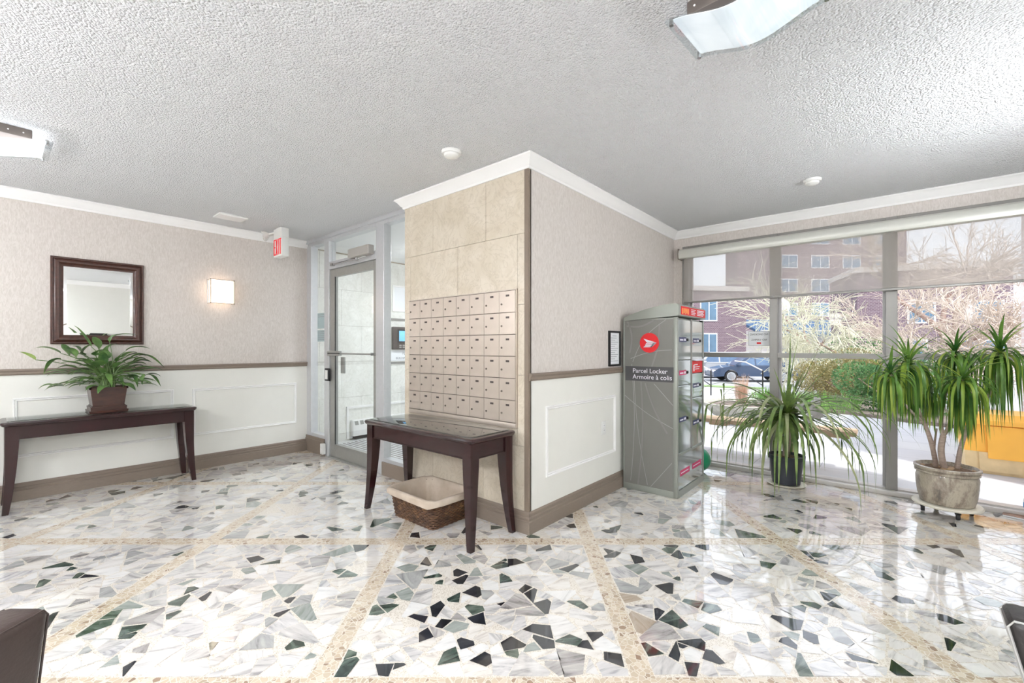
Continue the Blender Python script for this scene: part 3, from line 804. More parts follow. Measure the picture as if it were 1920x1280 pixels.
# ceiling odds and ends
def detector(c, r, label):
    t = thing('smoke_detector', c, label, 'smoke detector')
    MB().lathe([(r,0),(r,-.012),(r*.93,-.02)][::-1], c, 32).build('base', M['white_plastic'], t)
    MB().lathe([(r*.75,-.02),(r*.72,-.034),(r*.5,-.042),(r*.1,-.044)][::-1], c, 32).build('cover', M['white_plastic'], t)
detector((-2.285, 2.04, H), .068, 'round white smoke detector on the ceiling near the mailbox corner')
detector((-.475, 4.25, H), .062, 'round white smoke detector on the ceiling in front of the window wall')
t = thing('ceiling_panel', (-5.10, 1.58, H), 'small flat white access plate on the ceiling beside the left wall crown', 'access panel')
MB().box(-5.24, -5.03, 1.46, 1.72, H-.016, H, .004).build('plate', M['white_plastic'], t)
MB().box(-5.22, -5.05, 1.48, 1.70, H-.019, H-.016).build('cover', M['white'], t)

# ceiling lights: metal tray and a bowed sheet of glass
def plate_mat(name, e):
    m, n, b = nt(name)
    b.inputs['Base Color'].default_value = (*S(224,227,230), 1); b.inputs['Roughness'].default_value = .12
    c = coords(n); h = noise(n, c, 5, 2, .5, 1.0)
    lnk(n, ramp(n, h, [(.35, S(206,212,220)), (.65, S(250,250,252))]), b.inputs['Emission Color'])
    b.inputs['Emission Strength'].default_value = e
    b.inputs['Coat Weight'].default_value = .6
    return m
M['plate_lit'] = plate_mat('lit_glass_plate', LAMP_ON)
M['plate_fill'] = plate_mat('fill_glass_plate', LAMP_FILL)  # strong emitter for the added fill fixtures
M['plate_dim'] = plate_mat('pale_glass_plate', LAMP_DIM)
M['edge_glass'] = glass('clear_glass_edge', (.93,.955,.965), 1.5)
M['tray'] = mat('grey_brown_steel', S(112,104,98), .4, .4)
def ceiling_light(c, L, Wd, rz, m, label, lit):
    t = thing('ceiling_light', (c[0], c[1], H), label, 'ceiling light', rz=rz)
    b = MB(); b.box(-L*.36, L*.36, -Wd*.36, Wd*.36, -.055, 0, .004); tr = b.build('tray', M['tray'], t, local=True)
    for k in range(7): MB().lathe([(.004,-.0015),(.004,.0015)], (-L*.30+L*.1*k, -Wd*.36, -.028), 8, axis='y').build('vent_hole', M['white'], tr, local=True)
    def sheet(mb, l, w, th, zo=0):
        N = 24; K = 6; vs = []; 
        for i in range(N+1):
            x = -l/2+l*i/N; z = -.062-.055*math.cos(PI*x/L)**2 + zo
            for y in (-w/2, w/2): vs += [(x,y,z), (x,y,z-th)]
        fs = []
        for i in range(N):
            a = i*4; fs += [(a,a+4,a+6,a+2), (a+1,a+3,a+7,a+5), (a,a+1,a+5,a+4), (a+2,a+6,a+7,a+3)]
        fs += [(0,2,3,1), (N*4,N*4+1,N*4+3,N*4+2)]
        return mb.add(vs, fs)
    sheet(MB(), L, Wd, .006).build('glass_plate', M['edge_glass'], t, local=True)
    sheet(MB(), L*.90, Wd*.90, .003, .005).build('diffuser', m, t, local=True)
    for sx in (-1,1):
        for sy in (-1,1):
            zz = -.062-.055*math.cos(PI*.46)**2
            MB().lathe([(.008,zz-.016),(.008,zz+.012)], (sx*L*.46, sy*Wd*.44, 0), 12).build('finial', M['chrome'], t, local=True)
    return t
ceiling_light((-.415, 1.85), .50, .31, math.radians(-4), M['plate_dim'], 'bowed clear glass ceiling light nearest the window, above the parcel locker side', 0)
ceiling_light((-4.18, -.06), .62, .42, PI/2, M['plate_lit'], 'bowed glass ceiling light glowing white at the left edge, above the console table', 1)
ceiling_light((-2.1, -.75), .62, .42, PI/2, M['plate_fill'], 'added bowed glass fill light on the ceiling behind the viewer near the back wall', 1)  # this and the next are added out of view, as fill
ceiling_light((.2, -.2), .62, .42, PI/2, M['plate_fill'], 'added bowed glass fill light on the ceiling behind the viewer beside the right wall', 1)

ceiling_light((-4.6, 3.9), .55, .38, PI/2, M['plate_fill'], 'added bowed glass fill light inside the vestibule, behind the door header', 1)  # added to brighten the vestibule behind the glass

# mailboxes: 8 columns, 6 rows
t = thing('mailbox_bank', (-2.66, YM, .70), 'champagne metal bank of apartment mailboxes set in the stone wall', 'mailboxes')
mx0, mx1, mz0, mz1 = -3.275, -2.035, .762, 1.712
B = MB(); B.box(mx0-.004, mx1+.006, YM-.006, YM-.0005, mz0-.002, mz1+.004); bk = B.build('backing', M['mailbox_gap'], t)
MB().box(mx0-.004, mx1+.004, YM-.020, YM-.0005, .722, .758, .003).build('lower_rail', M['mailbox'], t)
cw, ch = (mx1-mx0)/8, (mz1-mz0)/6
MB().box(mx0-.008, mx0-.003, YM-.012, YM-.0005, .722, mz1+.004).box(mx1+.002, mx1+.010, YM-.016, YM-.0005, .722, mz1+.006).box(mx0-.008, mx1+.010, YM-.014, YM-.0005, mz1+.002, mz1+.009).build('surround', M['mailbox'], t)
door_m = MB().box(.0016, cw-.0016, -.012, 0, .0016, ch-.0016, .0015, 1)
first = None
for r in range(6):
    for c_ in range(8):
        x, z = mx0+c_*cw, mz0+r*ch
        if first is None:
            base_o = Vector((x, YM-.006, z))
            mb = MB(); mb.T = Matrix.Translation(base_o); mb.box(.0018, cw-.0018, -.012, 0, .0018, ch-.0018, .0015, 1)
            d = mb.build('door', M['mailbox'], t)
            mb = MB(); mb.T = Matrix.Translation(base_o); mb.lathe([(.0075,0),(.0075,.004),(.0055,.005)], (.025,-.012,.062), 12, axis='y'); lk = mb.build('lock', M['lock'], d)
            mb = MB(); mb.T = Matrix.Translation(base_o); mb.box(.066, .098, -.0135, -.011, .116, .130); pl = mb.build('number_plate', M['plate_dark'], d)
            first = (d, lk, pl)
        else:
            dd = first[0].copy(); COL.objects.link(dd); dd.parent = t; dd.location = Vector((c_*cw, 0, r*ch))
            for q in first[1:]:
                e = q.copy(); COL.objects.link(e); e.parent = dd

# basket
def weave():
    m, n, b = nt('woven_wicker')
    c = wcoords(n); sp = n.nodes.new('ShaderNodeSeparateXYZ'); lnk(n, c, sp.inputs[0])
    g = n.nodes.new('ShaderNodeNewGeometry')
    ad = n.nodes.new('ShaderNodeMath'); ad.operation = 'ADD'; lnk(n, sp.outputs[0], ad.inputs[0]); lnk(n, sp.outputs[1], ad.inputs[1])
    cb = n.nodes.new('ShaderNodeCombineXYZ'); lnk(n, ad.outputs[0], cb.inputs[0]); lnk(n, sp.outputs[2], cb.inputs[1])
    nz = noise(n, c, 14, 2, .5)
    lnk(n, ramp(n, nz, [(.3, S(62,38,24)), (.55, S(106,72,46)), (.75, S(158,120,82))]), b.inputs['Base Color'])
    b.inputs['Roughness'].default_value = .5
    return m
M['wicker'] = weave()
M['wicker_dark'] = mat('dark_wicker_core', S(38,22,16), .8)
def cloth():
    m, n, b = nt('greige_linen'); c = wcoords(n)
    lnk(n, ramp(n, noise(n, c, 7, 3), [(.3, S(176,160,142)), (.7, S(202,188,172))]), b.inputs['Base Color']); b.inputs['Roughness'].default_value = .9
    bump(n, b, noise(n, c, 12, 3), .5, .02); return m
M['linen'] = cloth()
t = thing('wicker_basket', (-2.70, 2.20, 0), 'rectangular brown wicker basket with a beige cloth lining, under the side table', 'basket')
bx0, bx1, by0, by1, bh = -2.93, -2.47, 2.03, 2.36, .205
def loop_at(q, out=0):   # basket outline at height fraction q, flared
    f = .045*q
    return rounded_rect(bx0-f-out, bx1+f+out, by0-f*.8-out, by1+f*.8+out, .03+f, 6)
mb = MB(); lo = loop_at(0); n_ = len(lo); vs = []
for q, o in ((0,-.004), (1,-.004)): vs += [(p[0],p[1],q*bh) for p in loop_at(q, o)]
for q in (1, 0): vs += [(p[0],p[1],q*bh+(.008 if q==0 else 0)) for p in loop_at(q, -.014)]
fs = [(i*n_+k, i*n_+(k+1)%n_, (i+1)*n_+(k+1)%n_, (i+1)*n_+k) for i in range(3) for k in range(n_)]+[tuple(range(n_))[::-1], tuple(range(3*n_,4*n_))]
mb.add(vs, fs); mb.build('basket_wall', M['wicker_dark'], t)
mb = MB()
def dense(pts, step):
    out = []
    for i in range(len(pts)):
        a, b = Vector(pts[i]), Vector(pts[(i+1)%len(pts)]); k = max(1, int(round((b-a).length/step)))
        for j in range(k): out.append(a+(b-a)*j/k)
    return out
rows_ = 15
for r in range(rows_):
    q = (r+.5)/rows_; L_ = dense(loop_at(q, 0), .011)
    pts = []
    for i, p in enumerate(L_):
        c0 = Vector(((bx0+bx1)/2, (by0+by1)/2)); nn = (p-c0)
        # outward normal, approximated from neighbours
        a, b = L_[i-1], L_[(i+1)%len(L_)]; tdir = (b-a).normalized(); nrm = Vector((tdir.y, -tdir.x))
        w = math.sin(i*PI/2+(PI if r%2 else 0))*.004
        pts.append((p.x+nrm.x*w, p.y+nrm.y*w, q*bh))
    pts.append(pts[0]); mb.tube(pts, .0052, 5, cap=False)
mb.build('weave', M['wicker'], t)
mb = MB(); prof = [(1.0,.010,.0),(1.0,.014,-.026),(1.0,.020,-.030),(1.02,.020,.0),(1.03,.010,.012),(1.02,-.012,.010),(.8,-.02,-.0),(.5,-.022,-.0),(.12,-.03,.0)]
vs = []
for q, o, dz in prof:
    for k, p in enumerate(loop_at(q, o)):
        wob = .006*math.sin(k*1.7)+.004*math.sin(k*.9+2)
        hem = .008*math.sin(k*.8) if dz < -.02 else 0
        vs.append((p[0]+wob*.5, p[1]+wob*.5, q*bh+dz+wob*.4+hem))
m_ = len(prof)
fs = [(i*n_+k, i*n_+(k+1)%n_, (i+1)*n_+(k+1)%n_, (i+1)*n_+k) for i in range(m_-1) for k in range(n_)]+[tuple(range((m_-1)*n_, m_*n_))]
mb.add(vs, fs).build('cloth_liner', M['linen'], t, smooth=1.2)

# door stop, outlet, framed notice, stickers
t = thing('alarm_sensor', (-5.14, Y1-.03, 0), 'small white plastic box at the foot of the door post', 'sensor')
MB().box(-5.185, -5.125, Y1-.055, Y1-.012, .03, .155, .005).build('cover', M['white_plastic'], t)
MB().box(-5.175, -5.135, Y1-.058, Y1-.054, .05, .10).build('face', M['white'], t)
t = thing('electric_outlet', (XC, 3.5, .53), 'white electric outlet plate on the wall panel beside the parcel locker', 'outlet')
MB().box(XC, XC+.007, 3.462, 3.538, .533, .652, .003).build('plate', M['white_plastic'], t)
for z_ in (.572, .615):
    o = MB().box(XC+.006, XC+.010, 3.482, 3.518, z_-.014, z_+.014, .002).build('socket', M['white'], t)
    MB().box(XC+.0098, XC+.0105, 3.492, 3.494, z_-.006, z_+.006).box(XC+.0098, XC+.0105, 3.506, 3.508, z_-.006, z_+.006).build('slot', M['ink'], o)
t = thing('framed_notice', (XC, 3.72, 1.14), 'black framed white notice sheet on the wall beside the parcel locker', 'picture frame')
pic_frame('frame', M['black'], t, XC, 3.588, 3.800, 1.132, 1.452, [(0,0),(.018,0),(.018,.016),(.008,.018),(0,.018)])
s_ = MB().box(XC+.002, XC+.008, 3.604, 3.785, 1.148, 1.436).build('paper', M['paper'], t, smooth=0)
mb = MB()
for k in range(13):
    z_ = 1.405-.019*k; mb.box(XC+.008, XC+.0086, 3.625+(.03 if k==0 else 0), 3.765-(.03*(k%3) if k else .03), z_, z_+.004)
mb.build('printing', M['grey_ink'], s_)
M['frost'] = mat('translucent_film', S(168,188,190), .5)
for nm, z0, z1, lab, cat in (('notice_sticker', 1.535, 1.725, 'pale grey rectangular sticker on the narrow glass left of the door, upper one', 'sticker'), ('notice_sheet', 1.375, 1.515, 'grey printed notice on the narrow glass left of the door, under the sticker', 'notice')):
    t = thing(nm, (-5.30, YD, z0), lab, cat)
    sh = MB().box(-5.425, -5.205, YD-.0025, YD-.0005, z0, z1).build('sheet', M['frost'], t, smooth=0)
    mb = MB(); k = 5 if nm == 'notice_sheet' else 2
    for i in range(k): mb.box(-5.41, -5.225-.02*(i%2), YD-.0032, YD-.0024, z1-.025-.024*i, z1-.018-.024*i)
    mb.build('printing', M['grey_ink'], sh)

# vestibule: heater, intercom, notices, mat
t = thing('wall_heater', (XV+.06, 3.6, .0), 'white convector heater at the foot of the vestibule wall, seen through the door', 'heater')
MB().box(XV+.001, XV+.075, 3.30, 4.35, .05, .275, .006).build('casing', M['white'], t)
mb = MB()
for k in range(12):
    y = 3.33+k*.083
    mb.add([(XV+.0765, y, .205), (XV+.0765, y+.055, .205), (XV+.0765, y+.04, .262), (XV+.0765, y-.015, .262), (XV+.074, y, .205), (XV+.074, y+.055, .205), (XV+.074, y+.04, .262), (XV+.074, y-.015, .262)],
           [(0,1,2,3),(4,7,6,5),(0,4,5,1),(1,5,6,2),(2,6,7,3),(3,7,4,0)])
mb.build('grille_slot', M['aluminium'], t)
MB().box(XV+.001, XV+.06, 3.32, 4.33, .012, .05).build('foot', M['black'], t)
pic_frame('recess_frame', M['white'], t, XV, 3.235, 4.45, .02, .47, [(0,0),(.02,0),(.02,.03),(0,.03)])
M['screen'] = mat('blue_screen', S(110,170,220), .2, var=.2, vscale=9, emit=(S(96,168,224), .6))
t = thing('intercom', (XV, 4.15, 1.27), 'dark grey intercom with a lit blue screen on the vestibule wall', 'intercom')
bd = MB().box(XV+.001, XV+.055, 3.972, 4.36, 1.272, 1.62, .01).build('body', M['plate_dark'], t)
MB().box(XV+.054, XV+.058, 4.05, 4.33, 1.37, 1.585, .002).build('bezel', M['black'], t)
MB().box(XV+.057, XV+.060, 4.075, 4.31, 1.40, 1.56).build('screen', M['screen'], t, smooth=0)
mb = MB()
for i in range(4):
    for j in range(2): mb.box(XV+.054, XV+.059, 4.08+i*.06, 4.12+i*.06, 1.295+j*.03, 1.315+j*.03)
mb.build('keypad', M['aluminium'], t)
t = thing('building_notice', (XV, 4.15, 1.06), 'white notice card fixed below the intercom', 'notice')
sh = MB().box(XV+.001, XV+.006, 3.95, 4.42, 1.095, 1.26).build('card', M['paper'], t, smooth=0)
text_mb('PL', .06, frame_mat((XV+.0065, 4.17, 1.19), (0,1,0), (0,0,1)), mb=text_mb('BUILDING', .05, frame_mat((XV+.0065, 4.05, 1.12), (0,1,0), (0,0,1)))).build('lettering', M['grey_ink'], sh, smooth=0)
t = thing('panel_rails', (XV, 4.15, 1.05), 'pair of dark horizontal rails framing the intercom panel', 'panel trim')
for z_ in (1.05, 1.72): MB().box(XV+.001, XV+.02, 3.93, 4.5, z_, z_+.03).build('rail', M['mullion'], t)
t = thing('pinboard', (XV, 4.2, 1.9), 'pale framed notice board high on the vestibule wall', 'notice board')
pic_frame('frame', M['white'], t, XV, 3.99, 4.55, 1.86, 2.26, [(0,0),(.02,0),(.02,.025),(0,.025)])
MB().box(XV+.001, XV+.008, 4.01, 4.53, 1.88, 2.24).build('board', M['paper'], t, smooth=0)
t = thing('entrance_mat', (-4.9, 3.6, 0), 'grey and white ribbed entrance mat in the vestibule', 'mat')
MB().box(-5.62, -3.75, 2.80, 4.6, .001, .008).build('backing', M['paper'], t, smooth=0)
mb = MB()
for k in range(30): mb.box(-5.60, -3.77, 2.83+k*.058, 2.858+k*.058, .008, .012)
tag(mb.build('rib', M['mullion'], t, smooth=0), kind='stuff')

# parcel locker
M['locker_grey'] = mat('locker_grey_panel', S(122,121,116), .42, .1, var=.03, vscale=3)
M['locker_trim'] = mat('locker_pale_trim', S(150,154,146), .35, .35, var=.02)
M['locker_band'] = mat('locker_dark_band', S(74,74,76), .45, var=.02)
M['locker_ribbon'] = mat('pale_ribbon_print', S(160,160,156), .4, .1, var=.02)
M['locker_ribbon2'] = mat('faint_ribbon_print', S(134,133,129), .4, .1, var=.02)
M['locker_door'] = mat('mirror_finish_door', S(206,214,214), .10, .85, var=.02)
M['label_navy'] = mat('navy_label', S(46,52,96), .4)
M['label_magenta'] = mat('magenta_label', S(190,40,96), .45, var=.1, vscale=40)
M['label_white'] = mat('white_label', S(230,228,236), .4)
M['advert_orange'] = mat('advert_orange', S(240,150,70), .4, var=.2, vscale=20)
M['lid_green'] = mat('green_plastic', S(30,150,104), .4)
lx0, lx1, ly0, ly1 = -1.895, -1.39, 3.815, 4.525
t = thing('parcel_locker', ((lx0+lx1)/2, (ly0+ly1)/2, 0), 'tall grey parcel locker with a red postal emblem, between column wall and window', 'parcel locker')
MB().box(lx0+.015, lx1-.03, ly0+.012, ly1-.012, .012, 1.56).build('carcass', M['locker_trim'], t)
sidep = MB().box(lx0+.01, lx1-.035, ly0+.003, ly0+.02, .05, 1.548).box(lx0+.01, lx1-.035, ly1-.02, ly1-.003, .05, 1.548).build('side_panel', M['locker_grey'], t, smooth=0)
mb = MB()
for yy in (ly0, ly1-.03): mb.box(lx1-.04, lx1, yy, yy+.03, .0, 1.565, .006)
mb.box(lx0, lx0+.015, ly0, ly1, .0, 1.55, .003); mb.box(lx0+.01, lx1-.03, ly0, ly1, .0, .055, .003)
mb.build('corner_post', M['locker_trim'], t)
# hood: bowed top
prof = [(lx0+.005,1.548), (lx1-.0,1.574), (lx1+.012,1.580), (lx1+.012,1.664), (lx1-.01,1.680), (lx1-.06,1.682), (lx1-.16,1.670), (lx1-.29,1.645), (lx1-.40,1.612), (lx0+.03,1.588), (lx0+.005,1.570)]
MB().prism(prof, ly0-.004, ly1+.004, 'y').build('hood', M['locker_trim'], t)
# advert strip on the hood's front
ad_ = MB().box(lx1+.012, lx1+.015, ly0+.05, ly1-.01, 1.587, 1.660).build('advert_strip', M['red'], t, smooth=0)
mb = MB(); rr = random.Random(4)
for k in range(5): mb.box(lx1+.015, lx1+.0158, ly0+.07+k*.035, ly0+.095+k*.035, 1.595+.008*(k%2), 1.645)
mb.build('advert_picture', M['advert_orange'], ad_, smooth=0)
mb = MB()
for k in range(4):
    mb.box(lx1+.015, lx1+.0158, ly0+.30, ly0+.42-.02*(k%2), 1.640-.014*k, 1.646-.014*k); mb.box(lx1+.015, lx1+.0158, ly0+.46, ly0+.66-.03*(k%2), 1.640-.014*k, 1.648-.014*k)
mb.build('advert_print', M['label_white'], ad_, smooth=0)
# ribbons printed on the side
def ribbon(mb, pts, w, th=.0012):
    y = ly0+.003
    for (a, b), (c, d) in zip(pts[:-1], pts[1:]):
        p, q = Vector((a,b)), Vector((c,d)); n = (q-p).normalized(); n = Vector((-n.y, n.x))
        w0, w1 = w, w
        A, B_, C_, D_ = p+n*w0/2, p-n*w0/2, q-n*w1/2, q+n*w1/2
        mb.add([(A.x,y,A.y),(B_.x,y,B_.y),(C_.x,y,C_.y),(D_.x,y,D_.y),(A.x,y-th,A.y),(B_.x,y-th,B_.y),(C_.x,y-th,C_.y),(D_.x,y-th,D_.y)], [(0,1,2,3),(4,7,6,5),(0,4,5,1),(1,5,6,2),(2,6,7,3),(3,7,4,0)])
def arc(p0, p1, bow, n=14):
    p0, p1 = Vector(p0), Vector(p1); d = p1-p0; nn = Vector((-d.y, d.x)).normalized()
    return [tuple(p0+d*i/n+nn*bow*math.sin(PI*i/n)) for i in range(n+1)]
for a in [arc((-1.49,1.545),(-1.80,1.17),-.05), arc((-1.88,.86),(-1.43,.60),-.02), arc((-1.81,1.15),(-1.82,.08),.03), arc((-1.79,1.13),(-1.66,.07),-.03), arc((-1.44,.30),(-1.63,.06),.0), arc((-1.82,1.20),(-1.44,1.28),.02), arc((-1.60,.98),(-1.43,.80),.0)]:
    mb = MB(); ribbon(mb, a, .005); mb.build('printed_line', M['locker_ribbon'], t, smooth=0)
for a in [arc((-1.72,.99),(-1.75,.06),.03), arc((-1.86,1.5),(-1.60,1.545),-.03), arc((-1.85,1.54),(-1.83,1.25),.03), arc((-1.68,.98),(-1.48,.55),-.02), arc((-1.55,1.5),(-1.62,1.13),.02)]:
    mb = MB(); ribbon(mb, a, .014); mb.build('printed_band', M['locker_ribbon2'], t, smooth=0)
# logo: red disc with a white winged envelope
cxl, czl, rl = -1.641, 1.343, .088
disc = MB().lathe([(rl,-.0035),(rl,-.006),(rl*.99,-.0065)][::-1], (cxl, ly0+.0, czl), 48, axis='y')
disc = MB().lathe([(rl,-.004),(rl,.004)], (cxl, ly0, czl), 48, axis='y').build('emblem_disc', M['red'], t)
def lp(px_, py_): return (cxl+(px_-460)/140*rl*.97, czl-(py_-660)/146*rl*.97)
polys = [[lp(375,595), lp(572,658), lp(500,728), lp(372,728), lp(395,708), lp(480,708), lp(502,688), lp(398,688), lp(410,676), lp(515,674), lp(530,656), lp(428,658)]]
mb = MB()
for tri in ([lp(375,595), lp(572,658), lp(515,660), lp(430,660)], [lp(412,668), lp(566,664), lp(548,680), lp(410,680)], [lp(400,687), lp(540,687), lp(522,703), lp(398,703)], [lp(392,710), lp(516,710), lp(498,728), lp(372,728)], [lp(572,658), lp(566,666), lp(500,728), lp(476,728), lp(522,664)]):
    mb.prism(tri, ly0-.0066, ly0-.004, 'y')
mb.build('emblem_wing', M['label_white'], disc, smooth=0)
band = MB().box(-1.872, -1.424, ly0+.0, ly0+.004, .998, 1.130).build('name_band', M['locker_band'], t, smooth=0)
tm = text_mb('Parcel Locker', .058, frame_mat((-1.800, ly0-.0005, 1.072), (1,0,0), (0,0,1)))
tm = text_mb('Armoire \u00e0 colis', .058, frame_mat((-1.800, ly0-.0005, 1.017), (1,0,0), (0,0,1)), mb=tm)
tm.build('lettering', M['label_white'], band, smooth=0)
# front: two columns of doors
def ldoor(y0, y1, z0, z1, m='locker_door', lab=None, name='locker_door'):
    d = MB().box(lx1-.03, lx1-.006, y0+.003, y1-.003, z0+.003, z1-.003, .003, 1).build(name, M[m], t)
    if lab:
        c0, w = lab
        l = MB().box(lx1-.006, lx1-.0045, y0+.03, y0+.03+w, (z0+z1)/2-.02, (z0+z1)/2+.022).build('label', M[c0], d, smooth=0)
        MB().box(lx1-.0046, lx1-.004, y0+.045, y0+.03+w*.55, (z0+z1)/2-.008, (z0+z1)/2+.004).box(lx1-.0046, lx1-.004, y0+.04+w*.6, y0+.02+w, (z0+z1)/2-.010, (z0+z1)/2+.010).build('label_print', M['label_white'], l, smooth=0)
        k = MB(); k.lathe([(.013,-.006),(.013,.008),(.010,.010)], (lx1-.004, y0+.05+w, (z0+z1)/2), 16, axis='x'); k.build('keyhole', M['black'], d)
    return d
A0, A1, B0, B1 = ly0+.03, 4.165, 4.195, ly1-.03
for z0, z1, m_, lb in [(1.19,1.55,'locker_door',('label_navy',.17)), (.967,1.19,'locker_door',('label_magenta',.17)), (.37,.967,'locker_door',('label_navy',.17))]: ldoor(A0, A1, z0, z1, m_, lb)
for z0, z1, m_, lb in [(1.18,1.55,'locker_door',('label_navy',.17)), (1.06,1.18,'red',None), (.832,1.06,'locker_door',('label_navy',.17)), (.37,.832,'locker_door',('label_navy',.17))]:
    d = ldoor(B0, B1, z0, z1, m_, lb)
    if m_ == 'red':
        mb = MB(); mb.box(lx1-.0062, lx1-.005, B0+.06, B0+.16, 1.135, 1.145); mb.box(lx1-.0062, lx1-.005, B0+.06, B0+.22, 1.115, 1.123); mb.box(lx1-.0062, lx1-.005, B0+.09, B0+.20, 1.095, 1.103); mb.box(lx1-.0062, lx1-.005, B0+.04, B0+.07, 1.08, 1.14)
        mb.build('printing', M['label_white'], d, smooth=0)
MB().prism([(lx1-.006,1.185),(lx1+.035,1.178),(lx1+.037,1.181),(lx1-.006,1.195)], B0+.01, B1-.01, 'y').build('chute_lip', M['label_white'], t)
ldoor(A0, B1, .06, .365, 'locker_door', None, 'base_panel')
MB().box(lx1-.03, lx1-.002, A1, B0, .37, 1.56).box(lx1-.03, lx1-.002, B1, B1+.003, .37, 1.56).build('divider', M['mullion'], t)
MB().box(lx1-.03, lx1+.002, A0, B1, .362, .380).box(lx1-.03, lx1, A0, B1, .0, .06).build('rail', M['locker_trim'], t)
mb = MB(); mb.box(lx1-.0065, lx1-.005, A0+.05, A0+.29, .175, .225); mb.box(lx1-.0065, lx1-.005, A0+.36, B1-.05, .175, .225)
l = mb.build('sticker', M['label_magenta'], t, smooth=0)
mb = MB(); mb.box(lx1-.0052, lx1-.0045, A0+.07, A0+.26, .196, .204); mb.box(lx1-.0052, lx1-.0045, A0+.38, B1-.08, .196, .204); mb.build('printing', M['label_white'], l, smooth=0)

# green rounded object behind the locker
t = thing('rubber_ball', (-1.53, 4.83, 0), 'green ball half hidden behind the parcel locker', 'ball')
MB().sphere((-1.545, 4.83, .125), .125, 16).build('ball', M['lid_green'], t, smooth=1)

# roller blind
M['blind_tube'] = mat('blind_cassette', S(206,206,198), .35, .25, var=.02)
def blindmat():
    m, n, b = nt('solar_screen_fabric'); out = n.nodes['Material Output']
    tr = n.nodes.new('ShaderNodeBsdfTransparent'); tr.inputs[0].default_value = (1,1,1,1)
    tl = n.nodes.new('ShaderNodeBsdfTranslucent'); tl.inputs[0].default_value = (*S(214,208,200),1)
    b.inputs['Base Color'].default_value = (*S(182,177,170),1); b.inputs['Roughness'].default_value = .8
    m1 = n.nodes.new('ShaderNodeMixShader'); m1.inputs[0].default_value = .5; lnk(n, b.outputs[0], m1.inputs[1]); lnk(n, tl.outputs[0], m1.inputs[2])
    m2 = n.nodes.new('ShaderNodeMixShader'); m2.inputs[0].default_value = .57; lnk(n, m1.outputs[0], m2.inputs[1]); lnk(n, tr.outputs[0], m2.inputs[2]); lnk(n, m2.outputs[0], out.inputs[0])
    return m
M['blind'] = blindmat()
t = thing('roller_blind', (-.45, YW-.06, 1.80), 'long semi-transparent grey roller blind lowered over the top of the window', 'blind')
MB().prism([(5.055,2.325),(5.06,2.31),(5.08,2.305),(5.15,2.31),(5.172,2.32),(5.172,2.41),(5.15,2.415),(5.08,2.412),(5.058,2.395),(5.05,2.36)], -1.832, .925, 'x').build('tube', M['blind_tube'], t)
MB().box(-1.838, -1.831, 5.045, 5.174, 2.30, 2.42, .003).build('end_bracket', M['taupe_dark'], t)
MB().box(-1.79, .90, 5.110, 5.1115, 1.815, 2.31).build('fabric', M['blind'], t, smooth=0)
MB().box(-1.79, .90, 5.102, 5.120, 1.800, 1.822, .004).build('bottom_rail', M['mullion'], t)

# no smoking sign stuck on the pane, its face towards the street
t = thing('window_sign', (-1.05, YW+.068, 1.32), 'white no smoking sign on the window pane, read from outside', 'sign')
sg = MB().box(-1.152, -.956, YW+.0655, YW+.069, 1.322, 1.470).build('sheet', M['paper'], t, smooth=0)
sb = MB().box(-1.154, -1.151, YW+.064, YW+.0655, 1.320, 1.472).box(-.957, -.954, YW+.064, YW+.0655, 1.320, 1.472).box(-1.154, -.954, YW+.064, YW+.0655, 1.320, 1.323).box(-1.154, -.954, YW+.064, YW+.0655, 1.469, 1.472).build('border', M['mullion'], sg, smooth=0)
lm = lambda z: frame_mat((-1.054, YW+.0652, z), (-1,0,0), (0,0,1))
tm = text_mb('NO SMOKING', .027, lm(1.430), align='CENTER', extrude=.0003); text_mb('NO VAPING', .027, lm(1.373), align='CENTER', mb=tm, extrude=.0003)
tm.build('lettering', M['ink'], sg, smooth=0)
MB().box(-1.075, -1.035, YW+.0648, YW+.0655, 1.338, 1.357).build('red_mark', M['red'], sg, smooth=0)

